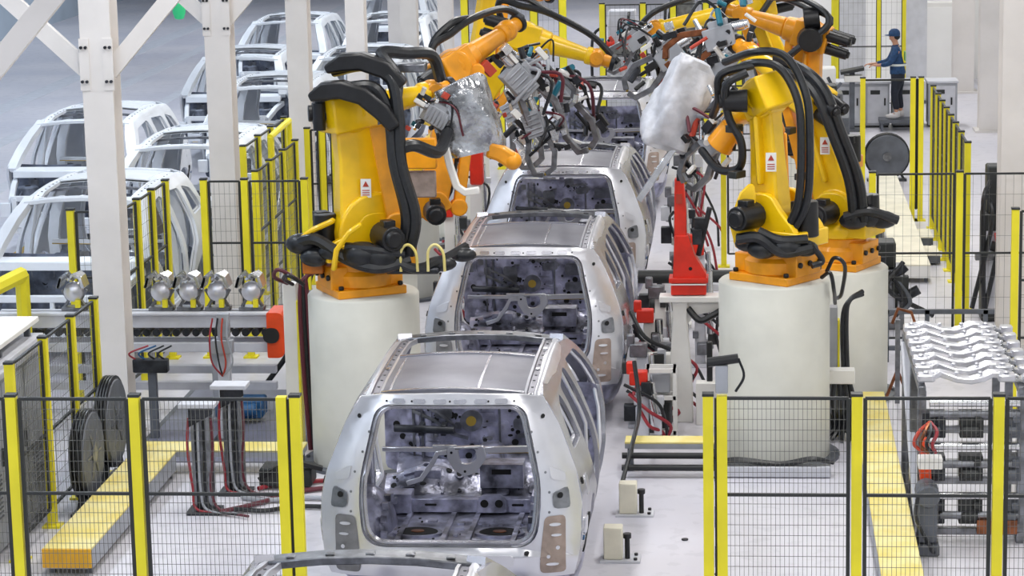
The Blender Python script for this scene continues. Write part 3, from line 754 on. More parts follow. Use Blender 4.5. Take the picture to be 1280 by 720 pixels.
# front left
pedestal('white round pedestal at left front under the big leaning robot', -1.42, 24.15, .54, 1.70)
r1 = robot('big yellow robot at left front, leaning arm and black hoses, carrying a foil-wrapped gun', (-1.44, 24.15, 1.70), PI * .16, (-1.30, 24.10, 2.30), (-1.50, 24.15, 3.46), (-.78, 24.75, 3.56), armw=(.74, .62, .44, .36), width=1.02, rear=False, rod=False,
     hoses=[[(-.98, 23.8, 2.15), (-.92, 23.75, 2.5), (-1.02, 23.75, 3.0), (-1.06, 23.8, 3.4), (-1.18, 23.8, 3.7), (-1.42, 23.8, 3.72), (-1.70, 23.85, 3.64)],
            [(-.92, 23.8, 2.12), (-.84, 23.75, 2.5), (-.96, 23.75, 3.0), (-.98, 23.8, 3.45), (-1.05, 23.85, 3.8), (-1.30, 23.9, 3.92), (-1.62, 24.0, 3.86)],
            [(-1.02, 23.85, 3.5), (-1.0, 23.9, 3.8), (-1.15, 24.0, 4.02), (-.95, 24.2, 4.0), (-.74, 24.5, 3.95), (-.68, 24.7, 3.7)],
            [(-1.06, 23.8, 3.1), (-.85, 23.85, 3.16), (-.65, 24.1, 3.06), (-.60, 24.5, 3.2)],
            [(-1.75, 23.95, 3.7), (-1.74, 24.0, 3.5), (-1.66, 24.1, 3.4)]], hose_r=.06)
for g in ([(-1.80, 23.80, 3.63), (-1.66, 23.78, 3.70), (-1.50, 23.76, 3.71), (-1.30, 23.76, 3.65), (-1.12, 23.76, 3.50), (-1.0, 23.76, 3.34)], [(-1.66, 23.95, 3.88), (-1.5, 23.92, 3.95), (-1.32, 23.9, 3.96), (-1.1, 23.9, 3.88), (-.94, 23.9, 3.72)]):
    MB().sweep(g, .20, .16, (0, 0, 1), hs=[.08] + [.17] * (len(g) - 2) + [.12]).build('hose_guard', 'motor_black', r1, bevel=.025, seg=2, world=True)
m = MB().beam((-1.02, 23.98, 2.36), (-1.20, 23.98, 3.34), .22, .10, (0, 1, 0), .17, .10); m.cyl((-1.02, 23.9, 2.36), (-1.02, 24.05, 2.36), .15, n=18); m.build('link_rod', 'robot_orange', r1, bevel=.02, seg=2, world=True)
m = MB().cyl((-1.66, 24.1, 3.45), (-1.84, 24.05, 3.45), .13, .11, 16); m.cyl((-1.84, 24.05, 3.45), (-1.88, 24.04, 3.45), .08, n=12); m.build('arm_motor', 'motor_black', r1, bevel=.006, world=True)
m = MB().cyl((-1.76, 23.95, 3.56), (-1.76, 23.95, 3.30), .06, n=12); m.build('arm_motor', 'motor_black', r1, world=True)
MB().box((-.92, 24.25, 3.86), (.32, .22, .08)).build('valve_box', 'steel_mid', r1, bevel=.01, world=True); MB().box((-1.22, 23.92, 3.66), (.22, .14, .05)).build('valve_box', 'steel_mid', r1, bevel=.01, world=True)
m = MB(); wrapped(m, [(-.54, 24.7, 3.66), (-.50, 24.7, 3.56), (-.44, 24.7, 3.34), (-.37, 24.7, 3.12), (-.34, 24.7, 2.98)], [.22, .26, .28, .28, .25], .7, seed=9, amp=.07, latv=(1, 0, .2))
m.build('gun_cover', 'foil_wrap', r1, world=True, angle=36, label='crumpled silver foil gun cover')
m = MB().sweep([(-.60, 24.3, 3.08), (-.56, 24.3, 2.9), (-.50, 24.3, 2.70), (-.42, 24.3, 2.64), (-.28, 24.3, 2.66)], .07, .07, (0, 1, 0)); m.build('gun_arm', 'white_paint', r1, bevel=.01, world=True, label='white bent gun arm')
m = MB().sweep([(-.22, 24.6, 3.02), (-.10, 24.6, 2.98), (.02, 24.6, 2.90)], .16, .14, (0, 1, 0)); m.ball((.02, 24.6, 2.90), .09); m.build('gun_tip', 'robot_orange', r1, bevel=.03, seg=2, world=True)
weld_gun(r1, (-.72, 24.5, 3.35), (.7, .3, -.5), (0, 0, 1), .7, 31)
m = MB()
for a, bb in (((-1.95, 23.85, 2.22), .13), ((-1.82, 23.8, 2.1), .12), ((-1.66, 23.75, 2.16), .10), ((-1.35, 23.7, 2.14), .16), ((-1.18, 23.7, 2.12), .15)): m.ball(a, bb, 12, 8, (1.25, .8, .8))
m.tube([(-2.05, 23.85, 2.2), (-1.8, 23.75, 2.28), (-1.5, 23.7, 2.1), (-1.2, 23.65, 2.02), (-.9, 23.75, 2.08)], .06, 8); m.tube([(-1.5, 23.68, 2.22), (-1.2, 23.62, 2.2), (-.95, 23.7, 2.14)], .045, 8)
m.tube([(-1.1, 23.7, 2.12), (-.85, 23.72, 2.0), (-.6, 23.85, 2.06), (-.40, 24.1, 2.14)], .05, 8); m.ball((-.62, 23.86, 2.02), .11, 12, 8, (1.4, .8, .7)); m.ball((-.42, 24.0, 2.08), .10, 12, 8, (1.3, .8, .7))
m.build('cable_bundle', 'hose_black', r1, world=True)
MB().box((-.88, 23.86, 1.97), (.52, .26, .06)).build('cable_shelf', 'steel_dark', r1, bevel=.02, world=True)
for x in (-.98, -.72): MB().tube([(x, 23.68, 1.98), (x + .01, 23.66, 2.18), (x + .08, 23.66, 2.24), (x + .15, 23.66, 2.16), (x + .16, 23.68, 1.98)], .014, 7).build('hose_hoop', 'walk_yellow', r1, world=True)
for pts in ([(-2.0, 23.85, 2.24), (-1.84, 23.8, 2.36), (-1.62, 23.78, 2.46)], [(-1.62, 23.66, 2.0), (-1.58, 23.64, 2.2), (-1.46, 23.64, 2.36), (-1.34, 23.66, 2.44)]):
    MB().sweep(pts, .05, .10, (0, 1, 0)).build('side_fairing', 'robot_yellow', r1, bevel=.015, world=True)
warning_label(r1, -1.33, 23.94, 2.74)
m = MB().box((-1.86, 24.0, 2.0), (.20, .26, .16)); m.build('junction_box', 'robot_deep', r1, bevel=.01, world=True)

# second left robot, behind
pedestal('white round pedestal behind the left front robot, mostly hidden', -1.95, 28.3, .50, 1.25)
r1b = robot('orange robot standing behind the big left front robot, round orange elbow high up', (-1.80, 28.3, 1.25), 0.2, (-1.25, 28.3, 1.85), (-.98, 28.4, 3.42), (-.45, 29.2, 3.75), body='robot_orange', armw=(.30, .34, .26, .24))
MB().box((-1.36, 27.7, 2.55), (.5, .08, .34)).build('shield_plate', 'robot_orange', r1b, bevel=.015, world=True); MB().box((-1.36, 27.75, 2.2), (.46, .05, .3)).build('shield_plate', 'sealer_taupe', r1b, bevel=.015, world=True, label='grey-brown shield plate')
weld_gun(r1b, (-.30, 28.9, 3.2), (.5, .2, -.6), (0, 0, 1), 1.1, 41); weld_gun(r1b, (-.15, 29.0, 2.7), (.3, 0, -.9), (1, 0, 0), .9, 43)

# back row
pedestal('white round pedestal at far left behind the line robots', -2.2, 32.6, .48, 1.2)
r3 = robot('far left yellow robot with a long forearm over the line, pointing right', (-2.1, 32.6, 1.2), .1, (-1.7, 32.6, 1.9), (-.55, 32.6, 3.36), (.36, 32.6, 3.08), armw=(.46, .40, .32, .28))
weld_gun(r3, (.0, 31.2, 2.75), (.5, -.1, -.7), (0, 0, 1), 1.1, 51); weld_gun(r3, (-.55, 31.0, 2.55), (.4, -.1, -.8), (1, 0, 0), 1.0, 53); weld_gun(r3, (-.35, 31.1, 3.05), (.8, 0, -.4), (0, 0, 1), .9, 55)
pedestal('white round pedestal at the far left back, behind the long forearm robot', -2.0, 37.2, .48, 1.3)
r3b = robot('farthest left yellow robot, arm raised to the top edge', (-2.0, 37.2, 1.3), .5, (-1.7, 37.2, 2.0), (-1.45, 37.3, 3.75), (-.8, 38, 3.5), armw=(.46, .40, .32, .28))
pedestal('white round pedestal at far right behind the right robots', 3.35, 33.2, .48, 1.2)
r4 = robot('far right orange robot with a black round motor on its elbow', (3.30, 33.2, 1.2), PI * .9, (3.0, 33.2, 1.9), (3.08, 33.2, 3.28), (2.2, 33.4, 3.55), body='robot_orange', armw=(.46, .40, .36, .34))
m = MB().cyl((3.08, 32.98, 3.25), (3.08, 32.8, 3.25), .17, .15, 20); m.cyl((3.0, 33.0, 3.5), (3.2, 33.0, 3.52), .15, .15, 16); m.build('motor', 'motor_black', r4, bevel=.01, world=True)
weld_gun(r4, (1.75, 32.2, 3.1), (-.7, 0, -.5), (0, 0, 1), 1.1, 61); weld_gun(r4, (1.35, 31.0, 3.25), (-.8, 0, -.5), (0, 0, 1), 1.0, 63); weld_gun(r4, (2.0, 30.4, 3.2), (-.5, .2, -.7), (0, 0, 1), .9, 65)
pedestal('white round pedestal at the far right back, hidden behind nearer robots', 3.1, 37.5, .48, 1.3)
r5 = robot('farthest right yellow robot, forearm reaching left over the line', (3.1, 37.5, 1.3), PI, (2.9, 37.5, 2.0), (2.4, 37.5, 3.3), (.95, 37.0, 3.05), armw=(.46, .40, .32, .28))
weld_gun(r5, (.7, 36.8, 2.9), (-.7, 0, -.5), (0, 0, 1), .9, 71)
# ------------------------------------------------------------------ shell
def flat(name, pts, m, **k): 
    o = MB().add(pts, [tuple(range(len(pts)))]).build(name, m); return struct(o)
defmat('wall_pale', (214, 220, 228), .7, 0, var=.05, vscale=.6)
defmat('wall_white', (236, 235, 232), .7, 0, var=.04, vscale=.7)
defmat('wall_bluegrey', (176, 190, 204), .7, 0, var=.08, vscale=.5)
defmat('floor_reflection', (206, 208, 216), .4, 0, var=.06)  # light streaks reflected in the floor, painted in as a paler colour
defmat('line_yellow', (238, 196, 90), .5, 0, var=.06)
defmat('panel_grey', (204, 205, 212), .6, 0, var=.05)
struct(MB().box((-18.5, 60, 5), (.3, 120, 10)).build('wall_left', 'wall_bluegrey'))
struct(MB().box((-6, 100, 5), (60, .3, 10)).build('wall_back', 'wall_pale'))
struct(MB().box((8.6, 40, 5), (.3, 70, 10)).build('wall_right', 'wall_white'))
w = MB().box((5.4, 57.5, 5), (7, .3, 10))
struct(w.build('wall_far_right', 'wall_white'))
struct(MB().box((6.35, 57.2, 2.6), (.62, .3, 2.6)).build('trim_1', 'panel_grey'))
for i, (x, wd) in enumerate(((-13.7, .5), (-12.1, .35), (-10.4, .3))):
    struct(MB().box((x, 62, .002), (wd, 70, .004)).build('trim_%d' % (i + 2), 'floor_reflection'))  # thin strips imitating reflected light along the floor
struct(MB().box((-8.3, 40, .002), (.14, 22, .004)).build('trim_5', 'line_yellow'))

# ------------------------------------------------------------------ steel columns
def column(label, x, y, h=7.2, braces=True, w=.31, group='white steel columns'):
    r = thing('steel_column', label, 'column', (x, y, 0), 0, group)
    m = MB().box((0, -w / 2, h / 2), (w, .02, h)); m.box((0, w / 2, h / 2), (w, .02, h)); m.box((-.02, 0, h / 2), (.16, w, h))
    m.build('shaft', 'column_paint', r)
    MB().box((0, 0, .02), (w + .16, w + .16, .04)).build('base_plate', 'column_paint', r)
    if braces:
        for s in (-1, 1):
            b = MB().beam((s * .10, -.06, 3.76), (s * 3.0, -.06, 7.0 if s > 0 else 6.5), .17, .08, (0, 1, 0)).build('brace', 'column_paint', r)
            g = MB().box((s * .12, -.168, 3.85), (.10, .012, .52))
            g.mi(1)
            for z in (3.68, 4.02):
                for xx in (.10, .145): g.cyl((s * xx, -.172, z), (s * xx, -.198, z), .016, n=8)
            g.mi(0).build('gusset', ['column_paint', 'steel_dark'], r)
    return r
cl = ['white steel column outside the left edge, only its sloping brace crossing the top left corner', 'nearest white steel column at left with bolted braces, widest of the row', 'second white steel column from the left, green lamp beside its brace', 'third white steel column from the left, beside the caged fence', 'fourth white steel column from the left, above the black robot hoses', 'fifth white steel column in the left row, thin and far', 'sixth white steel column in the left row, left of the yellow fence post', 'last white steel column of the left row, farthest away']
for lb, y in zip(cl, (19.3, 25.1, 30.9, 36.4, 41.8, 48.4, 54.2, 52.0)):
    column(lb, -4.15 if y != 52.0 else -4.9, y)
column('wide white steel column at the right edge', 5.40, 29.6, braces=False, w=.46)
column('white steel column behind the right fence row, second from the right edge', 6.78, 48.5, braces=False, w=.42)
column('white steel column at right beside the far wall, third from the right edge', 6.78, 54.8, braces=False, w=.44)
g = thing('signal_lamp', 'green hanging signal lamp beside a steel brace at top left', 'lamp', (-8.96, 50, 2.36))
MB().lathe([(.03, .3), (.08, .26), (.13, .18), (.13, -.06), (.09, -.18), (.03, -.2)], (0, 0, 0), 16).build('lens', 'green_lamp', g)
MB().cyl((0, 0, .28), (0, 0, 4), .03, n=6).build('hanger', 'steel_dark', g)

# ------------------------------------------------------------------ mesh fences
def fence(label, pts, h=2.1, skip=(), wire=.05, group='yellow and black mesh fences', wt=.0032, rails=(.62,), post=.075, double=(), gap=.06, loc=None):
    r = thing('safety_fence', label, 'fence', (pts[0][0], pts[0][1], 0), 0, group); O = V((pts[0][0], pts[0][1], 0))
    P = [V((x, y, 0)) - O for x, y in pts]
    for i, p in enumerate(P):
        q = P[i + 1] if i + 1 < len(P) else P[i - 1]
        d = (q - p).normalized(); rz = math.atan2(d.y, d.x)
        m = MB().box(p + V((0, 0, h / 2)), (post, post, h), rz); m.mi(1).box(p + V((0, 0, h + .01)), (post + .01, post + .01, .02), rz)
        m.mi(0).box(p + V((0, 0, .01)), (.16, .16, .02), rz)
        if i in double:
            sg = double[i]; m.box(p + d * .10 * sg + V((0, 0, h / 2)), (post, post, h), rz)
            m.mi(1)
            for z in (.9, 1.2, 1.55, 1.8): m.box(p + d * .05 * sg + V((0, 0, z)) - Matrix.Rotation(rz, 3, 'Z') @ V((0, post / 2 + .003, 0)), (.012, .01, .16), rz)
        m.mi(0).build('post', ['fence_yellow', 'frame_dark'], r)
    for i in range(len(P) - 1):
        if i in skip:
            MB().beam(P[i] + V((0, 0, h - .03)), P[i + 1] + V((0, 0, h - .03)), .03, .03).build('top_rail', 'frame_dark', r); continue
        a, b = P[i], P[i + 1]; d = (b - a); L = d.length; d.normalize(); z0, z1 = .18, h - .02
        a2 = a + d * gap; b2 = b - d * gap
        f = MB()
        for p in (a2, b2): f.beam(p + V((0, 0, z0)), p + V((0, 0, z1)), .024, .028, d)
        for z in (z0, z1) + tuple(z0 + (z1 - z0) * t for t in rails): f.beam(a2 + V((0, 0, z)), b2 + V((0, 0, z)), .025, .022)
        fr = f.build('panel_frame', 'frame_dark', r)
        n = max(2, int((b2 - a2).length / wire)); v = MB()
        nr = d.cross(V((0, 0, 1))) * wt / 2; dd = d * wt / 2; up = V((0, 0, wt / 2))
        def strip(p, q, e1, e2):
            v.add([p - e1 - e2, p + e1 - e2, p + e1 + e2, p - e1 + e2, q - e1 - e2, q + e1 - e2, q + e1 + e2, q - e1 + e2], [(0, 1, 5, 4), (1, 2, 6, 5), (2, 3, 7, 6), (3, 0, 4, 7)])
        for k in range(1, n):
            p = a2 + (b2 - a2) * k / n; strip(p + V((0, 0, z0)), p + V((0, 0, z1)), nr, dd)
        n2 = int((z1 - z0) / (wire * 2.4))
        for k in range(1, n2):
            z = z0 + (z1 - z0) * k / n2; strip(a2 + V((0, 0, z)), b2 + V((0, 0, z)), nr, up)
        v.build('mesh_panel', 'wire_black', fr, weld=False, recalc=False)
    return r
fence('nearest mesh fence at bottom left, in front of the yellow walkway', [(-4.15, 18.05), (-3.13, 18.05), (-2.20, 18.05), (-1.0, 18.05)], wire=.032, double={3: 1})
fence('nearest mesh fence at bottom right, in front of the part rack', [(2.02, 18.1), (3.09, 18.1), (4.10, 18.1), (5.1, 18.1)], wire=.032, double={0: 1})
fence('mesh fence beside the white-topped cabinet at left', [(-3.95, 20.75), (-3.95, 21.8), (-3.95, 22.75), (-3.95, 23.6)], h=1.74, wire=.05, rails=(.45,))
fence('mesh fence row running away behind the nearest steel column', [(-4.98, 26.7), (-4.45, 26.7), (-4.42, 27.4), (-4.42, 28.1), (-4.42, 28.8)], wire=.06)
fence('cross mesh fence at left between two steel columns', [(-3.98, 28.85), (-3.5, 28.85), (-2.8, 28.85)], wire=.06)
fence('mesh fence row at left running away beside the second steel column', [(-3.5, 29.5), (-3.5, 30.4), (-3.5, 31.3), (-3.5, 32.2)], wire=.06)
fence('outer mesh fence row at left with sloping yellow handrail', [(-4.08, 31.7), (-4.08, 32.7), (-4.08, 33.6), (-4.08, 34.6)], wire=.06)
fence('close-set yellow posts of the mesh fence behind the big left robot', [(-3.55, 33.4), (-3.36, 33.4), (-3.2, 33.5), (-3.0, 33.5), (-2.8, 33.5)], wire=.06, gap=.05)
fence('mesh fence row along the right, posts running away to the far end', [(4.97, 31.5), (4.97, 32.5), (4.97, 33.4), (4.97, 34.2), (4.97, 35.0), (4.97, 35.8), (4.97, 36.6), (4.97, 37.6)], wire=.06)
fence('mesh fence at the right edge beside the wide steel column', [(5.04, 26.4), (5.55, 26.4), (6.1, 26.4)], wire=.06)
fence('cross mesh fence at right passing before the wide right column', [(3.70, 29.05), (4.68, 29.05), (5.8, 29.05), (6.6, 29.05)], wire=.09, rails=(.52,), wt=.003)
fence('tall mesh fence behind the right robots, beside the pale walkway', [(1.95, 34.55), (2.5, 34.55), (3.15, 34.55)], h=2.5, wire=.07)
fence('cross mesh fence in front of the grey cabinets at right', [(3.98, 38.3), (4.72, 38.3), (4.84, 38.3)], h=2.15, wire=.07, gap=.05, skip=(0,))
fence('tall mesh fence at far right beside the worker', [(3.95, 51.5), (4.02, 51.5), (4.85, 51.5), (5.35, 51.5)], h=4.0, wire=.09, rails=(.3, .62), gap=.04)
fence('far mesh fence behind the line at top centre', [(-.4, 47), (.35, 47), (.9, 47), (1.5, 47), (2.1, 47), (2.7, 47)], h=2.6, wire=.08, post=.10)
fence('tall mesh fence at top centre left, behind the raised robot arm', [(-2.6, 44), (-2.0, 44), (-1.4, 44), (-.9, 44)], h=3.4, wire=.08, post=.12)

def handrail(label, pts, m='fence_yellow', r=.05):
    root = thing('handrail', label, 'handrail', (pts[0][0], pts[0][1], 0)); O = V(root.location)
    P = [V(p) - O for p in pts]
    MB().tube(P, r, 8, spline=False).build('rail', m, root)
    for p in P: MB().cyl((p.x, p.y, 0), p, r * .9, n=8).build('post', m, root)
handrail('thick yellow handrail left of the nearest steel column', [(-5.55, 24.4, 1.50), (-5.2, 25.5, 1.62)], r=.085)
handrail('yellow sloping handrail beside the second steel column', [(-3.86, 32.4, 2.12), (-3.86, 33.8, 2.16)], r=.04)

# ------------------------------------------------------------------ walkways
def walkway(label, x0, x1, y0, y1, z=.25, top='walk_yellow', side='grey_box', end=None, nx=0, legs=True, t=.16, group='raised walkways'):
    r = thing('walkway', label, 'walkway', (x0, y0, 0), 0, group); L = y1 - y0; Wd = x1 - x0
    MB().box((Wd / 2, L / 2, z - .01), (Wd, L, .02)).build('deck', top, r, bevel=.004)
    m = MB()
    for x in (.02, Wd - .02): m.box((x, L / 2, z - t / 2 - .02), (.04, L - .04, t))
    for y in (.02, L - .02): m.box((Wd / 2, y, z - t / 2 - .02), (Wd - .08, .04, t))
    m.build('frame', side, r)
    if end: MB().box((Wd / 2, -.012, z - t / 2 - .005), (Wd, .024, t)).build('end_plate', end, r, label='ochre end plate')
    if legs:
        L2 = max(L, Wd); n = max(2, int(L2 / 1.2))
        for i in range(n):
            for s in (0, 1):
                if L >= Wd: p = (.05 if s == 0 else Wd - .05, .1 + (L - .2) * i / (n - 1), (z - t) / 2)
                else: p = (.05 + (Wd - .1) * i / (n - 1), .05 if s == 0 else L - .05, (z - t) / 2)
                MB().box(p, (.05, .05, max(.03, z - t - .02))).build('leg', 'grey_dark_box', r)
    return r
walkway('long yellow walkway at bottom left with an ochre end', -3.62, -3.20, 20.3, 23.55, end='ochre')
walkway('yellow cross walkway joining the left walkway behind the junction pillars', -3.62, -1.98, 23.58, 23.92, t=.05)
walkway('short yellow cross walkway at right beside the nearest car', 1.12, 2.0, 23.75, 24.0, t=.05, z=.30)
walkway('yellow walkway at bottom right behind the fence, left of the part rack', 3.36, 3.70, 18.25, 26.2, z=.22)
walkway('pale cream walkway at right leading to the far cabinets', 4.2, 4.66, 33.3, 41.2, top='cream', z=.25, side='white_paint')
for i, y in enumerate((34.7, 36.2, 37.6)):
    walkway(('nearest', 'middle', 'farthest')[i] + ' cream cross step left of the pale walkway', 3.75, 4.18, y, y + .35, top='cream', z=.2, side='grey_dark_box', group='cross steps by the pale walkway')
for i, y in enumerate((34.6, 36.0)):
    walkway(('nearer', 'farther')[i] + ' cream step right of the pale walkway by the right fence', 4.68, 4.88, y, y + .7, top='cream', z=.15, t=.1, side='grey_dark_box', group='cream steps by the right fence')

# ------------------------------------------------------------------ the second body line at left
G2 = 'pale bare car bodies parked at left'
defmat('haze_white', (232, 236, 242), .4, .15, var=.04, vscale=3)  # same bare metal, paler: exposure and haze put into the colour
defmat('shade_grey', (112, 120, 138), .45, .2, var=.35, vscale=7)  # same inner panels, darker: shade inside the bodies put into the colour
left = [(-7.45, 38.95, 'pale bare car body left of the nearest column, its whole windscreen side showing'),
        (-5.56, 31.6, 'pale bare car body behind the left fence row, nearest of the parked bodies'),
        (-5.30, 36.1, 'pale bare car body between the first two columns, behind the nearest parked one'),
        (-6.9, 48.0, 'pale bare car body right of the second column, white bumper frame above the fence'),
        (-5.50, 43.2, 'pale bare car body beside the second column, behind the yellow handrail'),
        (-4.75, 47.9, 'pale bare car body between third and fourth columns, just left of the black hoses'),
        (-7.40, 55.4, 'pale bare car body behind the third column, upper one of its file'),
        (-5.20, 55.4, 'pale bare car body between the fourth and fifth columns near the top edge'),
        (-6.0, 61.5, 'pale bare car body at the top edge between fourth and fifth columns, farthest away')]
def retint(root):  # swaps the bare metal for its haze-pale and shade-dark copies
    for o in list(COL.objects):
        p = o.parent
        if p and (p == root or p.parent == root):
            for sl in o.material_slots:
                n = sl.material.name
                k = 'haze_white' if n in ('galvanised', 'galvanised_white', 'roof_steel') or o.name.startswith(('windscreen_header', 'bumper_beam')) else 'shade_grey' if n in ('pressed_dark', 'pressed_steel') else None
                if k: sl.link = 'OBJECT'; sl.material = M[k]
for i, (x, y, lb) in enumerate(left):
    b_ = dup(car, (x, y, 0), PI, lb, G2); retint(b_)
    if i == 2: MB().prism(rpoly([(-.50, 1.16), (-.12, 1.30), (.06, .98), (-.34, .80)], .02, 2), lambda u, v, d: V((-u - .1, d, v)), 3.93, 3.97).build('cover_sheet', 'sealer_taupe', b_, label='pinkish cover sheet')
# ------------------------------------------------------------------ props
# left transfer conveyor
r = thing('transfer_conveyor', 'grey roller conveyor at left with an orange end guard', 'conveyor', (-4.1, 25.85, 0))
m = MB().box((0, -.12, 1.08), (3.0, .05, .14)); m.box((0, -.13, 1.16), (3.0, .10, .03)); m.build('upper_rail', 'panel_grey', r, bevel=.006); MB().box((0, .16, 1.08), (3.0, .05, .14)).build('upper_rail', 'panel_grey', r, bevel=.006)
for y in (-.12, .16): MB().box((0, y, .80), (3.0, .05, .10)).build('lower_rail', 'panel_grey', r, bevel=.006)
for i in range(28): MB().cyl((-1.45 + i * .105, -.10, .95), (-1.45 + i * .105, .14, .95), .042, n=10).build('roller', 'steel_dark', r)
m = MB().prism(rpoly([(1.42, .70), (1.42, 1.18), (1.60, 1.18, .15), (1.60, .70, .15)], .02, 6), lambda u, v, d: V((u, d, v)), -.20, .20); m.mi(1).prism(rrect(1.38, .86, 1.55, 1.02, .07, 5), lambda u, v, d: V((u, d, v)), -.215, -.195)
m.mi(0).build('end_guard', ['orange_red', 'black_rubber'], r, label='orange end guard')
for x in (-1.2, -.2, .85):
    m = MB().box((x, .02, .36), (.10, .22, .72)); m.box((x, .02, .02), (.24, .34, .04)); m.build('leg', 'grey_box', r, bevel=.006)
for z in (.52, .34): MB().beam((-1.4, .1, z), (1.45, .1, z), .10, .08).build('tie_beam', 'panel_grey', r)
m = MB().box((1.1, -.1, .16), (.5, .3, .2)); m.cyl((.9, -.26, .16), (1.3, -.26, .16), .07, n=12); m.build('drive_motor', 'blue_paint', r, bevel=.02, label='blue drive motor')
# clamps on top of it
def clamp(label, x, y, z):
    r = thing('locating_clamp', label, 'clamp', (x, y, z), 0, 'silver locating clamps on the conveyor')
    m = MB()
    for s in (-1, 1): m.sweep([(0, -.03, .34), (s * .05, -.05, .40), (s * .10, -.05, .37), (s * .135, -.05, .26)], .22, .035, (0, 0, 1)); m.build('hood', 'bright_steel', r, bevel=.004)
    m = MB().lathe([(.04, -.10), (.10, -.06), (.11, 0), (.06, .05), (.02, .06)], (0, 0, .20), 16, 'Y'); m.build('locator', 'galvanised_white', r)
    m = MB()
    for s in (-1, 1): m.beam((s * .03, 0, .16), (s * .13, 0, 0), .05, .03); m.beam((s * .13, 0, .22), (s * .06, 0, .10), .04, .03)
    m.box((0, 0, .02), (.26, .16, .04)); m.build('bracket', 'steel_mid', r, bevel=.004)
    MB().box((.05, -.07, .08), (.05, .05, .08)).build('sensor', 'fence_yellow', r)
for x, lb in ((-4.75, 'silver clamp left of the nearest column'), (-3.82, 'silver clamp on the conveyor, first one right of the nearest column'), (-3.52, 'silver clamp on the conveyor, second one right of the nearest column'), (-3.22, 'silver clamp on the conveyor, third one right of the nearest column'), (-2.86, 'silver clamp on the conveyor above the orange end guard, rightmost')):
    clamp(lb, x, 25.85, 1.175)
# cabinet
r = thing('control_cabinet', 'grey control cabinet with a raised white lid at left edge', 'cabinet', (-4.75, 21.45, 0))
MB().box((0, 0, .79), (1.2, 2.1, 1.5)).build('body', 'grey_box', r, bevel=.01)
m = MB().box((0, 0, .02), (1.1, 2.0, .04)); m.build('plinth', 'grey_dark_box', r)
m = MB().box((0, 0, 1.57), (1.3, 2.25, .06)); m.box((0, 0, 1.62), (1.22, 2.1, .04)); m.build('rim', 'panel_grey', r, bevel=.006)
for x in (-.5, .5):
    for y in (-.9, 0, .9): MB().box((x, y, 1.68), (.05, .05, .12)).build('lid_support', 'grey_dark_box', r)
MB().box((-.05, .1, 1.77), (1.25, 1.9, .05)).build('lid', 'white_paint', r, bevel=.008)
for y in (-.7, 0, .7):
    d = MB().box((.605, y, .80), (.012, .64, 1.36)).build('door', 'grey_box', r, bevel=.004)
    v = MB()
    for k in range(10): v.box((.615, y, .35 + k * .04), (.01, .40, .012))
    v.build('vent', 'grey_dark_box', d); MB().box((.62, y + .26, .85), (.02, .03, .16)).build('handle', 'black_rubber', d)
# hose reels
def reel(label, x, y, z, rr, w):
    r = thing('hose_reel', label, 'hose reel', (x, y, 0), 0, 'hose reels by the left walkway')
    m = MB().lathe([(rr * .55, -w / 2), (rr * .95, -w / 2), (rr, -w * .3), (rr, w * .3), (rr * .95, w / 2), (rr * .55, w / 2)], (0, 0, z), 32, 'X'); m.build('drum', 'grey_dark_box', r)
    m = MB()
    for k in range(4): m.lathe([(rr * (1.0), -.016), (rr * 1.05, -.008), (rr * 1.05, .008), (rr, .016)], (-w * .3 + k * w * .2, 0, z), 28, 'X')
    m.build('coil', 'hose_black', r)
    m = MB().lathe([(rr * .2, -w * .6), (rr * .2, w * .6)], (0, 0, z), 16, 'X'); 
    for k in range(6):
        t = 2 * PI * k / 6; m.beam((w * .45, 0, z), (w * .45, rr * .6 * math.cos(t), z + rr * .6 * math.sin(t)), .03, .02)
    m.build('hub', 'steel_mid', r)
    m = MB()
    for s in (-1, 1): m.beam((0, s * .05, z), (0, s * rr * .8, .02), .06, .04)
    m.box((0, 0, .02), (.16, rr * 1.8, .04)); m.build('stand', 'steel_dark', r)
reel('nearer dark hose reel beside the left walkway', -3.77, 22.40, .52, .40, .14)
reel('farther dark hose reel beside the left walkway, next to the nearest column', -3.77, 23.32, .60, .42, .14)
# junction pillars
def pillar(label, x, y, h):
    r = thing('junction_pillar', label, 'pillar', (x, y, 0), 0, 'grey junction pillars')
    m = MB().box((-.07, 0, h / 2), (.03, .16, h)); m.box((.07, 0, h / 2), (.03, .16, h)); m.box((0, .06, h / 2), (.14, .02, h)); m.build('post', 'steel_mid', r)
    MB().box((0, 0, .015), (.30, .26, .03)).build('foot', 'steel_dark', r)
    MB().box((-.02, 0, h + .02), (.34, .22, .04)).build('top_plate', 'panel_grey', r, bevel=.005)
    m = MB().prism([(-.10, h - .18), (-.10, h), (.12, h), (.12, h - .06)], lambda u, v, d: V((u, d, v)), -.09, -.07); m.build('bracket', 'steel_dark', r)
    for i, (dx, mt) in enumerate(((-.11, 'red_hose'), (-.02, 'grey_box'), (.03, 'hose_black'), (.10, 'maroon_hose'))):
        MB().tube([(dx, -.06, h - .1), (dx * 1.1, -.08, h * .6), (dx * .8, -.08, h * .25), (dx + .06, -.10, .05), (dx + .35, -.12 - i * .04, .03)], .013, 7).build('hose', mt, r)
pillar('nearer grey junction pillar with red hoses behind the left front fence', -2.66, 22.30, 1.0)
pillar('farther grey junction pillar with red hoses behind the left front fence', -2.50, 22.95, 1.02)
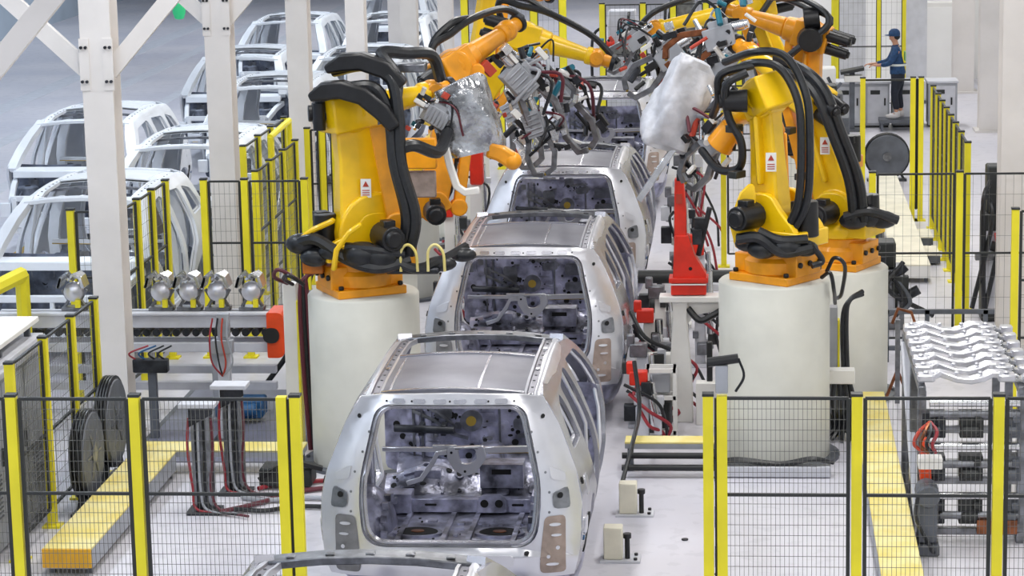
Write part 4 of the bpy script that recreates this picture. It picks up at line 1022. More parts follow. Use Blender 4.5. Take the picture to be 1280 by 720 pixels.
hs = [('maroon_hose', [(-2.5, 22.2, .03), (-2.2, 22.5, .03), (-1.9, 22.9, .03), (-1.5, 23.1, .03)], 'maroon hose on the floor, longest of those by the pillars'), ('hose_black', [(-2.4, 22.3, .03), (-2.1, 22.25, .03), (-1.8, 22.4, .03), (-1.3, 22.35, .03)], 'black hose on the floor, nearest of those by the pillars'),
      ('grey_box', [(-2.4, 22.7, .03), (-2.15, 22.6, .03), (-1.8, 22.7, .03), (-1.3, 22.6, .03)], 'grey hose on the floor by the junction pillars'), ('red_hose', [(-2.3, 23.0, .03), (-2.1, 23.2, .04), (-2.0, 23.0, .03), (-1.85, 23.25, .03), (-1.6, 23.3, .03)], 'red hose looped on the floor behind the junction pillars')]
for mt, pts, lb in hs:
    tag(MB().tube(pts, .022, 8).build('floor_hose', mt), lb, 'hose', 'hoses on the floor by the pillars')
r = thing('equipment_skid', 'dark low equipment skid on the floor left of the big pedestal', 'skid', (-2.0, 23.2, 0))
MB().box((-.05, .0, .12), (.5, .3, .18)).build('housing', 'frame_dark', r, bevel=.02); MB().sweep([(-.3, -.1, .1), (.0, -.16, .3), (.3, -.1, .2)], .08, .04).build('cover', 'black_rubber', r)
# valve stand behind
r = thing('valve_stand', 'slim grey stand with red cables in front of the conveyor', 'stand', (-2.98, 24.9, 0))
MB().box((0, 0, .55), (.12, .10, 1.1)).build('post', 'panel_grey', r, bevel=.006); MB().box((0, 0, .02), (.26, .26, .04)).build('foot', 'steel_dark', r)
m = MB().box((0, -.06, 1.0), (.22, .10, .14)); m.box((.02, -.05, 1.22), (.12, .08, .24)); m.build('valve_block', 'grey_box', r, bevel=.005)
for i, mt in enumerate(('red_hose', 'hose_black', 'label_red', 'grey_box')):
    MB().tube([(-.08 + .05 * i, -.1, 1.3), (-.11 + .06 * i, -.14, 1.1), (-.10 + .07 * i, -.12, .85), (.0, -.1, .7)], .010, 6).build('hose', mt, r)
r = thing('valve_manifold', 'small manifold with red and blue cables right of the nearest column', 'manifold', (-3.75, 25.0, 0))
MB().box((0, 0, .35), (.08, .08, .7)).build('post', 'grey_dark_box', r); MB().box((0, -.05, .78), (.36, .10, .14)).build('block', 'steel_dark', r, bevel=.01)
for i, mt in enumerate(('red_hose', 'blue_paint', 'hose_black', 'hose_black')):
    MB().tube([(-.15 + .1 * i, -.06, .84), (-.20 + .10 * i, -.12, .92), (.0 + .08 * i, -.12, 1.0)], .010, 6).build('hose', mt, r)
# ducts beside the front pedestals
def duct(label, x, y, w, h, m='white_paint', hoses=('maroon_hose', 'hose_black', 'maroon_hose')):
    r = thing('cable_duct', label, 'duct', (x, y, 0), 0, 'upright cable ducts')
    MB().box((0, 0, h / 2), (w, .16, h)).build('trunk', m, r, bevel=.005)
    MB().box((w / 2 + .012, -.02, h * .45), (.02, .14, h * .9)).build('edge_strip', 'fence_yellow', r)
    for i, mt in enumerate(hoses):
        MB().tube([(w / 2 + .25, .0, h + .12 + i * .03), (w / 2 + .12, -.1, h + .08), (w / 2 + .05 + i * .035, -.12, h - .1), (w / 2 + .06 + i * .04, -.12, h * .5), (w / 2 + .10 + i * .04, -.12, .05)], .024, 7).build('hose', mt, r)
    return r
duct_l = duct('white upright cable duct with maroon hoses left of the big pedestal', -2.20, 24.5, .13, 1.72)
duct_r = duct('grey upright cable duct with black hoses between the two right pedestals', 3.12, 25.25, .13, 1.32, 'grey_box', ('hose_black', 'hose_black'))
r = thing('junction_box', 'white box with black cables beside the right front pedestal', 'box', (3.22, 25.02, 0))
MB().box((0, 0, .66), (.26, .16, .14)).build('box', 'white_paint', r, bevel=.006); MB().box((0, .04, .30), (.06, .06, .6)).build('post', 'grey_dark_box', r)
for i in range(5): MB().tube([(-.12 + .05 * i, -.03, .6), (-.16 + .07 * i, -.08, .4), (-.1 + .04 * i, -.05, .15), (-.3 + .1 * i, -.12, .03)], .024, 7).build('cable', 'hose_black', r)
for pts in ([(3.05, 24.3, 1.85), (3.12, 24.2, 2.0), (3.22, 24.2, 1.92), (3.2, 24.5, 1.6), (3.18, 25.0, 1.45)], [(3.0, 24.25, 1.80), (3.08, 24.15, 1.86), (3.12, 24.25, 1.66), (3.15, 24.9, 1.42)]):
    MB().tube(pts, .02, 7).build('loop_cable', 'hose_black', duct_r, world=True)
for pts, mt in (([(-2.0, 24.0, 1.82), (-2.2, 23.95, 1.95), (-2.28, 24.1, 1.85), (-2.2, 24.35, 1.74)], 'maroon_hose'), ([(-1.96, 23.95, 1.80), (-2.1, 23.9, 1.90), (-2.18, 24.05, 1.84), (-2.14, 24.3, 1.74)], 'hose_black')):
    MB().tube(pts, .02, 7).build('loop_cable', mt, duct_l, world=True)

# red clamp post and its white frame
r = thing('support_frame', 'white painted support frame under the red clamp post', 'frame', (1.60, 25.8, 0))
m = MB().sweep([(0, 0, 0), (0, 0, .45), (0, 0, 1.1), (0, 0, 1.28)], .16, .16, (0, 1, 0), [.26, .24, .14, .16]); m.build('post', 'white_paint', r, bevel=.01)
MB().box((.18, 0, 1.30), (.78, .24, .06)).build('top_beam', 'white_paint', r, bevel=.008)
MB().sweep([(-.05, 0, .62), (-.25, 0, .62), (-.46, 0, .60)], .14, .20, (0, 0, 1)).build('side_arm', 'white_paint', r, bevel=.01)
m = MB().prism([(.0, 1.27), (.5, 1.27), (.42, 1.18), (.14, 1.12), (.06, 1.0)], lambda u, v, d: V((u, d, v)), -.04, .04); m.build('brace', 'white_paint', r)
MB().box((.28, -.1, .22), (.24, .16, .44)).build('foot_box', 'white_paint', r, bevel=.006)
MB().box((.30, -.05, .60), (.06, .08, .5)).build('damper', 'black_rubber', r, bevel=.01)
MB().tube([(.08, -.05, 1.2), (.2, -.08, 1.08), (.32, -.08, 1.12), (.46, -.05, 1.2)], .035, 8).build('hose', 'hose_black', r)
r = thing('clamp_post', 'bright red clamp post standing on the white frame', 'clamp post', (1.69, 25.85, 1.33))
m = MB().box((0, 0, .06), (.36, .24, .10)); m.box((0, 0, .16), (.40, .26, .05)); m.mi(1).box((0, -.13, .12), (.36, .01, .015)); m.mi(0).build('foot', ['red_paint', 'white_paint'], r, bevel=.008)
m = MB().prism([(-.16, .18), (-.14, .62), (.0, .62), (.06, .42), (.18, .22), (.18, .18)], lambda u, v, d: V((u, d, v)), -.09, .09); m.mi(1).cyl((.02, -.092, .28), (.02, -.1, .28), .02, n=8); m.mi(0).build('gusset_body', ['red_paint', 'hole_black'], r, bevel=.01)
MB().sweep([(-.08, 0, .55), (-.08, 0, .9), (-.09, 0, 1.2)], .12, .14, (0, 1, 0), [.13, .12, .09]).build('upright', 'red_paint', r, bevel=.008)
MB().box((-.09, -.05, 1.22), (.05, .05, .08)).build('clamp_tip', 'steel_dark', r, bevel=.006); m = MB().box((.09, .0, .60), (.10, .12, .16)); m.box((.12, .02, .72), (.12, .10, .14)); m.cyl((.1, 0, .4), (.22, 0, .9), .03, n=8); m.build('actuator', 'steel_dark', r, bevel=.006)
m = MB().box((-.09, -.075, 1.0), (.06, .01, .10)); m.build('clamp_pad', 'label_red', r)
r = thing('clamp_post', 'small red clamp beside the second car, at the left', 'clamp post', (-.98, 30.4, 0))
m = MB().box((0, 0, .9), (.14, .14, 1.8)); m.box((0, 0, .02), (.3, .3, .04)); m.build('upright', 'white_paint', r)
m = MB().box((.02, -.05, 2.0), (.16, .16, .40)); m.box((.02, -.05, 2.3), (.10, .12, .24)); m.build('clamp_head', 'red_paint', r, bevel=.02)
m = MB().box((-.16, 0, 2.1), (.2, .1, .1)); m.box((.18, 0, 2.2), (.14, .1, .12)); m.build('clamp_arm', 'panel_grey', r, bevel=.01)

# fixtures between the cars and the pedestal at right
def fixture(label, x, y, h, seed, red=True):
    rnd = random.Random(seed); r = thing('weld_fixture', label, 'fixture', (x, y, 0), 0, 'weld fixtures beside the line')
    m = MB().box((0, 0, h * .5), (.12, .12, h)); m.box((0, 0, .02), (.30, .24, .04)); m.box((.06, 0, h * .7), (.3, .1, .08)); m.build('upright', rnd.choice(('panel_grey', 'white_paint')), r, bevel=.006)
    m = MB().box((-.04, -.05, h + .06), (.18, .14, .14)); m.box((-.12, -.05, h + .16), (.08, .1, .12)); m.build('clamp_head', 'red_paint' if red else 'steel_mid', r, bevel=.01)
    m = MB().cyl((.12, -.08, h * .3), (.10, -.08, h * .85), .045, n=12); m.cyl((.11, -.08, h * .85), (.10, -.08, h * 1.02), .02, n=8); m.build('air_cylinder', 'bright_steel', r)
    for i in range(9): MB().box((rnd.uniform(-.2, .2), rnd.uniform(-.14, .08), rnd.uniform(.15, h)), (rnd.uniform(.06, .14),) * 2 + (rnd.uniform(.06, .2),)).build('bracket', rnd.choice(('steel_dark', 'steel_mid', 'frame_dark', 'panel_grey')), r, bevel=.005)
    for i in range(3):
        z = rnd.uniform(.3, h); MB().tube([(rnd.uniform(-.2, 0), -.1, z), (rnd.uniform(-.1, .2), -.2, z - .15), (rnd.uniform(.1, .4), -.12, z * .4), (rnd.uniform(.2, .5), -.05, .04)], .018, 7).build('hose', rnd.choice(('hose_black', 'hose_black', 'red_hose')), r)
fixture('weld fixture with red head right of the nearest car, front one', 1.25, 24.9, .62, 3)
fixture('slim weld fixture directly right of the nearest car by the black hanging hose', 1.22, 25.6, .75, 33, False)
fixture('weld fixture just left of the white support frame, beside the nearest car front', 1.25, 26.6, .9, 35)
fixture('weld fixture right of the nearest car, standing behind the red-headed front one', 1.45, 26.3, .60, 5, False)
fixture('weld fixture beside the second car, left of the white support frame', 1.34, 27.4, 1.0, 7, False)
fixture('weld fixture with red head behind the red clamp post', 1.75, 28.4, 1.3, 8)
fixture('weld fixture at right of the third car behind the red clamp post', 1.45, 30.6, 1.5, 9, False)
fixture('weld fixture with red head left of the second car, partly hidden', -1.25, 29.9, 1.5, 12)
fixture('weld fixture left of the third car under the guns', -1.45, 31.6, 1.7, 14, False)
fixture('weld fixture far right of the fourth car', 1.5, 36.0, 1.5, 16, False)
fixture('weld fixture far left of the fourth car', -1.5, 35.2, 1.6, 18)
fixture('weld fixture right of the fourth car, nearer one', 1.45, 34.0, 1.7, 20, False)
r = thing('pneumatic_unit', 'white framed pneumatic unit with a black pump right of the nearest car', 'pneumatic unit', (1.42, 25.25, 0))
m = MB()
for x in (-.14, .14): m.box((x, -.1, .35), (.04, .04, .7)); m.box((x, .1, .35), (.04, .04, .7))
for z in (.04, .40, .68): m.box((0, -.1, z), (.3, .04, .04)); m.box((0, .1, z), (.3, .04, .04))
m.build('cage', 'white_paint', r); m = MB().lathe([(.09, .08), (.11, .12), (.11, .34), (.07, .38)], (0, 0, 0), 16); m.build('pump', 'black_rubber', r); MB().box((0, 0, .54), (.18, .12, .2)).build('regulator', 'grey_box', r, bevel=.01)
for i, pts in enumerate(([(1.18, 24.6, .9), (1.24, 24.3, .5), (1.2, 23.6, .32), (1.12, 23.2, .05)], [(1.1, 25.6, 1.2), (1.25, 25.5, .95), (1.5, 25.6, .8)])):
    tag(MB().tube(pts, .022, 8).build('air_hose', 'hose_black'), ('black hose hanging over the short yellow walkway', 'black hose hanging left of the white frame')[i], 'hose')
for i, (y, z, lb) in enumerate(((23.55, .10, 'lower black pipe along the floor under the short walkway'), (23.62, .2, 'upper black pipe along the floor under the short walkway'))):
    tag(MB().cyl((1.1, y + .25 * 0, z), (2.0, y, z), .03, n=10).build('floor_pipe', 'black_rubber'), lb, 'pipe')
for x, y, z, rr, lb in ((1.0, 29.2, .55, .10, 'thick dark pipe crossing behind the white support frame, lower one'), (1.0, 29.6, .80, .08, 'thick dark pipe crossing behind the white support frame, upper one')):
    r = thing('cross_pipe', lb, 'pipe', (x, y, 0)); MB().cyl((0, 0, z), (1.6, 0, z), rr, n=16).build('pipe', 'frame_dark', r)
    for dx in (.25, 1.35): MB().box((dx, 0, z / 2), (.06, .06, z)).build('stand', 'grey_dark_box', r)
r = thing('limit_switch', 'black limit switch on top of the yellow double post at right', 'switch', (2.12, 18.1, 2.125))
MB().box((0, 0, .10), (.09, .07, .20)).build('stem', 'grey_box', r, bevel=.004); MB().cyl((-.10, 0, .22), (.12, 0, .25), .035, n=12).build('head', 'black_rubber', r)
MB().tube([(.12, 0, .25), (.16, 0, .12), (.10, .02, .0)], .01, 6).build('cable', 'hose_black', r)
for i, (x, y, lb) in enumerate(((1.28, 22.3, 'cream floor stop beside the nearest car, farther one'), (1.22, 20.9, 'cream floor stop beside the nearest car, nearer one'))):
    r = thing('floor_stop', lb, 'floor stop', (x, y, 0), 0, 'cream floor stops beside the nearest car')
    MB().box((0, 0, .01), (.34, .22, .02)).build('base_plate', 'panel_grey', r); MB().box((-.06, 0, .16), (.16, .14, .28)).build('block', 'cream', r, bevel=.008)
    m = MB().cyl((.06, -.02, .02), (.06, -.02, .22), .022, n=10); m.cyl((.06, -.02, .20), (.06, -.02, .24), .035, n=10); m.build('valve', 'black_rubber', r)
    for dx, dy in ((.13, -.07), (.13, .07)): MB().cyl((dx, dy, .02), (dx, dy, .04), .016, n=8).build('bolt', 'black_rubber', r)
for i, (x, y) in enumerate(((1.75, 21.5), (1.98, 20.75), (2.05, 20.5))):
    tag(MB().cyl((x, y, 0), (x, y, .012), .03, n=10).build('floor_anchor', 'steel_dark'), ('dark floor anchor right of the nearest car, farthest of three', 'dark floor anchor right of the nearest car, middle one', 'dark floor anchor right of the nearest car, nearest one')[i], 'floor anchor', 'floor anchors right of the nearest car')

# rack of pressed parts at right
RX, RY0, RY1 = 4.20, 21.5, 23.9
r = thing('part_rack', 'grey steel rack holding silver cross members behind the right front fence', 'rack', (RX, 22.6, 0))
m = MB()
for x in (-.42, .42):
    m.beam((x, -1.15, .06), (x, 1.25, .06), .07, .08); m.beam((x, -1.15, 1.345), (x, 1.25, 1.345), .06, .07)
    for y in (-1.1, 0, 1.2): m.beam((x, y, 0), (x, y, 1.34), .07, .07)
for y in (-1.1, 1.2):
    for z in (.10, .55, 1.0): m.beam((-.42, y, z), (.42, y, z), .06, .06)
m.build('frame', 'steel_mid', r, bevel=.006)
rl = random.Random(8)
for k, z in enumerate((.25, .42, .70, .86, 1.14, 1.24)):
    MB().cyl((-.36, -1.14, z), (.40, -1.14, z), .035, n=12).build('cross_bar', 'bright_steel' if k % 2 else 'steel_mid', r)
for k in range(9):
    x = -.32 + .32 * (k % 3); z = .18 + .38 * (k // 3)
    m = MB().box((x, -1.06, z + .1), (.20, .16, .22)); m.cyl((x - .08, -1.16, z + .06), (x + .06, -1.16, z + .06), .04, n=10); m.box((x + .05, -1.15, z + .16), (.06, .06, .06))
    m.build('holder', ('steel_dark', 'frame_dark', 'grey_dark_box')[k % 3], r, bevel=.006)
m = MB().sweep([(-.40, -1.20, .95), (-.40, -1.22, .72), (-.38, -1.22, .40), (-.36, -1.20, .30)], .09, .10, (0, 1, 0), [.05, .10, .09, .03]); m.build('release_lever', 'orange_red', r, bevel=.01, label='orange release lever')
m = MB().box((.22, -1.17, .16), (.34, .06, .12)); m.build('marker_plate', 'copper', r)
m = MB().beam((-.44, -1.14, .06), (-.44, 1.1, 1.26), .07, .09); m.build('side_brace', 'panel_grey', r, bevel=.006)
for k in range(7):
    y = 21.62 + k * .34; z = 1.36 + k * .004
    r = thing('cross_member_pressing', ('nearest silver pressed cross member on the rack', 'second silver pressed cross member from the front of the rack', 'third silver pressed cross member from the front of the rack', 'middle silver pressed cross member of the seven on the rack', 'third silver pressed cross member from the back of the rack', 'second silver pressed cross member from the back of the rack', 'farthest silver pressed cross member on the rack')[k], 'pressed part', (RX, y, 1.352), 0, 'silver pressings on the rack')
    m = MB().sweep([(-.40, 0, .06), (-.33, .02, .09), (-.26, .05, .10), (-.18, .02, .085), (-.10, -.01, .06), (0, -.03, .055), (.09, .0, .07), (.17, .04, .10), (.25, .03, .10), (.30, .0, .08)], .13, .05, (0, 0, 1), [.10, .15, .14, .12, .11, .12, .12, .14, .15, .12])
    for x in (-.30, -.12, .08, .24): m.cyl((x, .0, .10), (x, .0, .128), .022, n=10)
    m.build('beam', 'galvanised_white', r, bevel=.008)
    for x, s in ((-.38, 1), (.30, -1)):
        m = MB().prism(rrect(x - .075, -.09, x + .075, .07, .03, 3), lambda u, v, d: V((u, v, d)), .05, .11); m.cyl((x, 0, .11), (x, 0, .13), .03, n=10); m.build('end_bracket', 'galvanised_white', r, bevel=.01)
    m = MB().box((.38, .0, .06), (.12, .10, .04)); m.cyl((.38, -.02, .08), (.38, -.02, .11), .02, n=8); m.build('lug', 'bright_steel', r, bevel=.006)
    m = MB().prism(rrect(.43, -.06, .55, .06, .03, 3), lambda u, v, d: V((u, v, d)), .03, .10); m.build('end_knob', 'galvanised_white', r, bevel=.01)
r = thing('conveyor_drive', 'grey gear drive with red wiring at the left foot of the part rack', 'gear drive', (3.83, 21.18, 0))
m = MB().box((-.02, 0, .28), (.16, .22, .34)); m.cyl((-.02, -.14, .52), (-.02, .14, .52), .10, n=16); m.box((-.02, 0, .05), (.2, .28, .1)); m.build('gearbox', 'grey_dark_box', r, bevel=.015)
MB().box((.0, -.02, .80), (.20, .14, .10)).build('terminal_box', 'white_paint', r, bevel=.006)
for i, mt in enumerate(('label_red', 'copper', 'steel_dark', 'red_hose')):
    MB().tube([(-.05 + .03 * i, -.1, .9), (-.14 + .05 * i, -.14, .98), (-.10 + .05 * i, -.1, 1.08), (.0, 0, 1.14)], .016, 6).build('cable', mt, r)
MB().tube([(-.1, -.13, .55), (-.12, -.16, .35), (.0, -.18, .1), (.04, -.1, .02)], .018, 7).build('hose', 'hose_black', r)
r = thing('floor_box', 'teal floor box at the right edge beside the rack', 'box', (4.95, 22.0, 0)); MB().box((0, 0, .13), (.3, .3, .22)).build('case', 'teal_paint', r, bevel=.01); MB().box((0, 0, .25), (.32, .32, .02)).build('lid', 'grey_dark_box', r)
r = thing('hook_stand', 'brown hook stand beside the right rear pedestal', 'stand', (3.86, 26.6, 0))
MB().box((0, 0, .45), (.05, .05, .9)).build('post', 'steel_mid', r); m = MB().sweep([(-.06, 0, .86), (.0, 0, 1.02), (.14, 0, .98), (.18, 0, .86)], .03, .04, (0, 1, 0)); m.build('hook', 'copper', r); 
for s in (-1, 1): MB().beam((0, 0, .36), (s * .12, 0, .05), .03, .03).build('leg', 'copper', r)
r = thing('guard_rail', 'low grey guard rail behind the part rack', 'rail', (3.85, 28.6, 0))
for x in (0, .45, 1.1): MB().box((x, 0, .3), (.05, .05, .6)).build('post', 'grey_dark_box', r)
for z in (.16, .58): MB().box((.5, 0, z), (1.4, .05, .05)).build('rail', 'grey_dark_box', r)

# far right: reel, cabinets, machine
reel('big black cable reel at the end of the pale walkway', 4.55, 42.3, .42, .36, .25)
D.objects['hose_reel.002'].rotation_euler = (0, 0, PI / 2); D.objects['hose_reel.002']['group'] = 'cable reel at the far right'
for i, (x, wd, lb) in enumerate(((4.15, .62, 'grey floor cabinet left of the worker, first of the row'), (4.72, .46, 'grey floor cabinet directly left of the worker'), (5.30, .60, 'grey floor cabinet right of the worker'), (5.95, .55, 'grey floor cabinet beside the right fence row, last of the row'))):
    r = thing('floor_cabinet', lb, 'cabinet', (x, 49.4, 0), 0, 'grey floor cabinets by the worker')
    MB().box((0, 0, .44), (wd, .6, .80)).build('body', 'grey_box', r, bevel=.01); MB().box((0, 0, .02), (wd - .04, .56, .04)).build('plinth', 'frame_dark', r); MB().box((0, 0, .86), (wd + .04, .64, .04)).build('top', 'panel_grey', r)
    d = MB().box((0, -.306, .44), (wd - .08, .012, .70)).build('door', 'panel_grey', r); MB().box((wd * .3, -.32, .5), (.03, .02, .14)).build('handle', 'black_rubber', d); MB().box((-wd * .1, -.315, .68), (.18, .01, .08)).build('vent', 'frame_dark', d)
def machine(label, x, y, w, d, h, m1, m2, seed, group='background machines'):
    rnd = random.Random(seed); r = thing('process_machine', label, 'machine', (x, y, 0), 0, group)
    MB().box((0, 0, h * .35), (w, d, h * .7)).build('housing', m1, r, bevel=.02)
    MB().box((rnd.uniform(-.1, .1) * w, 0, h * .85), (w * .6, d * .8, h * .3)).build('head', m2, r, bevel=.02)
    dd = MB().box((0, -d / 2 - .008, h * .34), (w * .7, .016, h * .5)).build('door', 'panel_grey', r); MB().box((w * .25, -d / 2 - .03, h * .36), (.03, .03, .2)).build('handle', 'black_rubber', dd)
    for i in range(5):
        p = (rnd.uniform(-.45, .45) * w, -d / 2 - .05, rnd.uniform(.3, .9) * h)
        b = MB().box(p, (rnd.uniform(.1, .3), .12, rnd.uniform(.08, .25))) if i % 2 else MB().cyl(p, (p[0] + .2, p[1], p[2] + rnd.uniform(-.1, .2)), .06, n=10)
        b.build('fitting', rnd.choice(('steel_dark', 'steel_mid', 'frame_dark', 'red_paint')), r, bevel=.005)
    for i in range(4):
        x0 = rnd.uniform(-.5, .5) * w; z0 = h * rnd.uniform(.6, 1.0)
        MB().tube([(x0, -d / 2 - .05, z0), (x0 + rnd.uniform(-.3, .3), -d / 2 - .2, z0 - .3), (x0 + rnd.uniform(-.4, .4), -d / 2 - .12, .2)], .03, 7).build('hose', rnd.choice(('hose_black', 'grey_dark_box', 'hose_black')), r)
machine('dark machine behind the far right orange robot', 3.5, 41.5, .8, .6, 1.7, 'grey_dark_box', 'frame_dark', 4)
machine('grey machine with pale top left of the worker', 3.5, 46.0, .9, .6, 1.5, 'steel_mid', 'white_paint', 6)
machine('dark grey machine hanging at top centre behind the fourth car', 1.05, 49.0, .8, .7, 2.7, 'grey_dark_box', 'steel_mid', 7)
machine('low grey machine right of the second right robot', 3.95, 30.6, .4, .5, 1.05, 'steel_mid', 'frame_dark', 8)
machine('pale machine far behind the line at top centre right', 2.4, 50.0, .8, .6, 2.4, 'panel_grey', 'steel_mid', 10)
machine('grey machine far behind the line at top centre left', -.2, 50.5, .9, .6, 2.2, 'steel_mid', 'panel_grey', 12)
machine('grey box machine between left fence and big robot', -2.55, 30.2, .5, .5, 1.2, 'grey_dark_box', 'grey_box', 14)
machine('grey machine left of the big robot pedestal behind the duct', -2.45, 26.9, .4, .4, 1.15, 'steel_mid', 'grey_dark_box', 15)
machine('dark narrow machine with bright top beside the wide right column', 5.25, 31.0, .3, .4, 1.9, 'frame_dark', 'frame_dark', 16)
r = thing('pale_cabinet', 'tall pale cabinet at far right below the wall panel', 'cabinet', (6.3, 56.4, 0)); MB().box((0, 0, .9), (.9, .6, 1.8)).build('body', 'white_paint', r, bevel=.01); MB().box((0, -.31, .9), (.8, .02, 1.6)).build('door', 'wall_white', r)
for i, (x, w_, lb) in enumerate(((3.0, .9, 'pale partition panel behind the far right orange robot'), (4.35, .62, 'pale partition panel left of the worker'), (5.65, .5, 'pale partition panel right of the worker'))):
    r = thing('partition_panel', lb, 'partition', (x, 53.0, 0), 0, 'pale partition panels'); MB().box((0, 0, 2.2), (w_, .08, 4.3)).build('panel', 'panel_grey', r); MB().box((0, 0, .03), (w_ + .1, .3, .06)).build('foot', 'grey_dark_box', r)

defmat('floor_plate', (122, 124, 142), .45, .1, var=.12, vscale=2)
r = thing('floor_plate', 'dull violet-grey floor plate under the left conveyor', 'floor plate', (-3.0, 25.6, 0))
MB().box((0, 0, .006), (1.7, 3.1, .012)).build('plate', 'floor_plate', r); m = MB()
for x in (-.82, .82): m.box((x, 0, .009), (.05, 3.1, .014))
m.build('edge_trim', 'grey_dark_box', r)

r = thing('cable_tray', 'low white cable tray with black cables at the foot of the right front pedestal', 'cable tray', (2.5, 23.62, 0))
MB().box((0, 0, .06), (1.15, .14, .10)).build('channel', 'panel_grey', r, bevel=.006)
for i in range(4): MB().tube([(-.62 + .03 * i, -.03 + .02 * i, .13), (-.3, -.04 + .03 * i, .16), (.1, -.03 + .02 * i, .125), (.4, -.04 + .03 * i, .17), (.6, .02, .13)], .018, 7).build('cable', 'hose_black', r)
# ------------------------------------------------------------------ the worker
def skin_mesh(name, chains, m, parent, sub=1, root_first=True):
    vs = []; es = []; rs = []; idx = {}
    for ch in chains:
        prev = None
        for key, p, rr in ch:
            if key in idx: i = idx[key]
            else:
                i = len(vs); idx[key] = i; vs.append(p); rs.append(rr)
            if prev is not None: es.append((prev, i))
            prev = i
    me = D.meshes.new(name); me.from_pydata([tuple(v) for v in vs], es, []); o = D.objects.new(name, me); COL.objects.link(o); o.parent = parent
    me.materials.append(M[m])
    sk = o.modifiers.new('skin', 'SKIN')
    for i, v in enumerate(me.skin_vertices[0].data): v.radius = (rs[i], rs[i]) if not isinstance(rs[i], tuple) else rs[i]; v.use_root = (i == 0)
    sk.use_smooth_shade = True
    s = o.modifiers.new('sub', 'SUBSURF'); s.levels = sub; s.render_levels = sub + 1
    return o
defmat('skin_tone', (190, 140, 112), .55); defmat('navy_cloth', (34, 70, 112), .8, 0, var=.2, vscale=20); defmat('trouser_dark', (26, 32, 46), .8, 0, var=.2, vscale=20)
defmat('shoe_pale', (200, 196, 196), .6); defmat('vest_green', (140, 186, 120), .7); defmat('reflective', (214, 220, 214), .4); defmat('hair_dark', (20, 18, 18), .6)
w = thing('person', 'worker in navy jacket and cap standing before the grey cabinets, facing left', 'person', (5.08, 48.75, .226))
# faces -X; y is sideways
chains = [[('pelvis', (0, 0, .86), (.10, .12)), ('waist', (-.02, 0, 1.0), (.10, .12)), ('chest', (-.03, 0, 1.2), (.11, .15)), ('neck0', (-.04, 0, 1.38), (.07, .07)), ('neck', (-.06, 0, 1.44), (.05, .05)), ('skull', (-.08, 0, 1.55), (.085, .08)), ('top', (-.07, 0, 1.63), (.07, .065))],
          [('skull', 0, 0), ('nose', (-.165, 0, 1.535), (.02, .018))], [('skull', 0, 0), ('chin', (-.13, 0, 1.475), (.04, .04))]]
for s, nm in ((-1, 'l'), (1, 'r')):
    chains.append([('skull', 0, 0), (nm + 'ear', (-.07, s * .085, 1.54), (.018, .012))])
    hipx = -.04 if s < 0 else .05
    chains.append([('pelvis', 0, 0), (nm + 'hip', (hipx * .5, s * .09, .78), (.078, .078)), (nm + 'knee', (hipx - .03, s * .10, .47), (.052, .052)), (nm + 'ankle', (hipx + .02, s * .10, .09), (.042, .042)), (nm + 'toe', (hipx - .14, s * .11, .035), (.04, .03))])
    sx = -.03
    hand = V((-.47 - .04 * s, s * .12, 1.02))
    chains.append([('chest', 0, 0), (nm + 'sho', (sx, s * .19, 1.30), (.065, .065)), (nm + 'elb', (-.16, s * .22, 1.06), (.045, .045)), (nm + 'wri', tuple(hand + V((.08, 0, .0))), (.03, .026)), (nm + 'palm', tuple(hand), (.036, .02))])
    for k in range(4):
        dy = (k - 1.5) * .022; ln = (.075, .085, .08, .062)[k]
        chains.append([(nm + 'palm', 0, 0), (nm + 'f%d' % k, tuple(hand + V((-.05, dy, .0))), (.0095, .0095)), (nm + 'g%d' % k, tuple(hand + V((-.05 - ln * .5, dy, -.012))), (.009, .009)), (nm + 'h%d' % k, tuple(hand + V((-.05 - ln * .8, dy, -.045))), (.008, .008))])
    chains.append([(nm + 'palm', 0, 0), (nm + 't1', tuple(hand + V((-.01, -s * .045, .004))), (.011, .011)), (nm + 't2', tuple(hand + V((-.05, -s * .062, -.01))), (.009, .009))])
body = skin_mesh('body', chains, 'skin_tone', w)
jk = [[('hem', (0, 0, .80), (.165, .19)), ('pelvis', (0, 0, .88), (.165, .19)), ('waist', (-.02, 0, 1.0), (.145, .165)), ('chest', (-.03, 0, 1.2), (.155, .19)), ('neck0', (-.045, 0, 1.37), (.085, .085)), ('neck', (-.055, 0, 1.41), (.07, .07))]]
for s, nm in ((-1, 'l'), (1, 'r')):
    jk.append([('chest', 0, 0), (nm + 'sho', (-.03, s * .20, 1.30), (.08, .08)), (nm + 'elb', (-.16, s * .23, 1.06), (.06, .06)), (nm + 'wri', (-.37 - .04 * s, s * .13, 1.02), (.045, .042))])
skin_mesh('jacket', jk, 'navy_cloth', w)
tr = [[('top', (0, 0, .97), (.14, .16)), ('pelvis', (0, 0, .88), (.145, .165)), ('low', (0, 0, .80), (.15, .17))]]
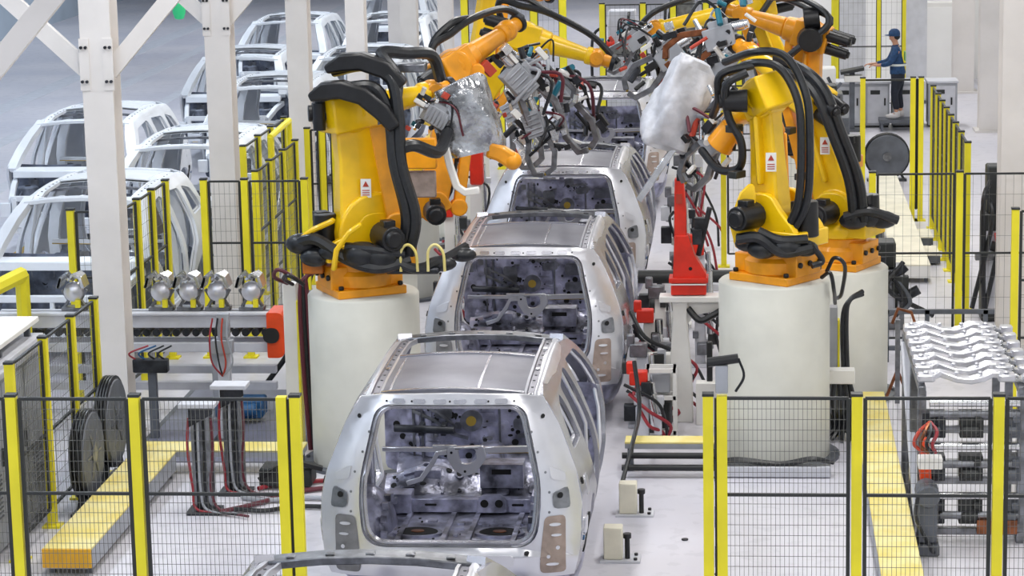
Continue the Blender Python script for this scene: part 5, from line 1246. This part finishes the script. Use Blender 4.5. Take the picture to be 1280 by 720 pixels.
for s, nm in ((-1, 'l'), (1, 'r')):
    hipx = -.04 if s < 0 else .05
    tr.append([('low', 0, 0), (nm + 'hip', (hipx * .5, s * .09, .70), (.115, .115)), (nm + 'knee', (hipx - .03, s * .10, .47), (.078, .078)), (nm + 'ank', (hipx + .02, s * .10, .16), (.062, .062))])
skin_mesh('trousers', tr, 'trouser_dark', w)
for s in (-1, 1):
    hipx = -.04 if s < 0 else .05
    m = MB().ball((hipx - .06, s * .105, .05), 1, 14, 8, (.14, .055, .05)); m.ball((hipx + .02, s * .10, .09), 1, 12, 8, (.06, .05, .07)); m.build('shoe', 'shoe_pale', w)
m = MB().lathe([(.105, 0), (.11, .04), (.10, .09), (.06, .13), (.01, .14)], (-.07, 0, 1.56), 20); m.ball((-.17, 0, 1.575), 1, 14, 6, (.09, .075, .012)); m.build('cap', 'navy_cloth', w, label='navy cap')
m = MB().ball((-.045, 0, 1.545), 1, 16, 10, (.085, .09, .07)); m.build('hair', 'hair_dark', w)
for s in (-1, 1): MB().ball((-.155, s * .032, 1.556), .012, 8, 6).build('eye', 'hole_black', w)
MB().ball((-.158, 0, 1.498), 1, 10, 6, (.008, .026, .006)).build('mouth', 'label_red', w)
m = MB().box((.13, 0, 1.18), (.03, .26, .18)); m.build('back_patch', 'vest_green', w, bevel=.012); m = MB().lathe([(.176, 0), (.178, .04)], (-.015, 0, 1.0), 24, caps=False); m.build('reflective_band', 'reflective', w)
r = thing('step_platform', 'low platform under the worker', 'platform', (5.08, 48.75, 0)); MB().box((0, 0, .19), (.7, .5, .06)).build('deck', 'grey_dark_box', r)
for x in (-.3, .3):
    for y in (-.2, .2): MB().box((x, y, .08), (.05, .05, .16)).build('leg', 'grey_dark_box', r)
r = thing('operator_console', 'white operator console with a dark screen in front of the worker', 'console', (4.22, 48.7, 0))
MB().box((0, 0, .55), (.10, .10, 1.1)).build('post', 'grey_dark_box', r); MB().box((0, 0, .02), (.4, .4, .04)).build('foot', 'grey_dark_box', r)
m = MB().prism([(-.22, 1.08), (.22, 1.16), (.22, 1.22), (-.22, 1.14)], lambda u, v, d: V((u, d, v)), -.2, .2); m.build('desk', 'frame_dark', r, bevel=.008); MB().box((.02, 0, 1.0), (.34, .3, .12)).build('case', 'white_paint', r, bevel=.01)
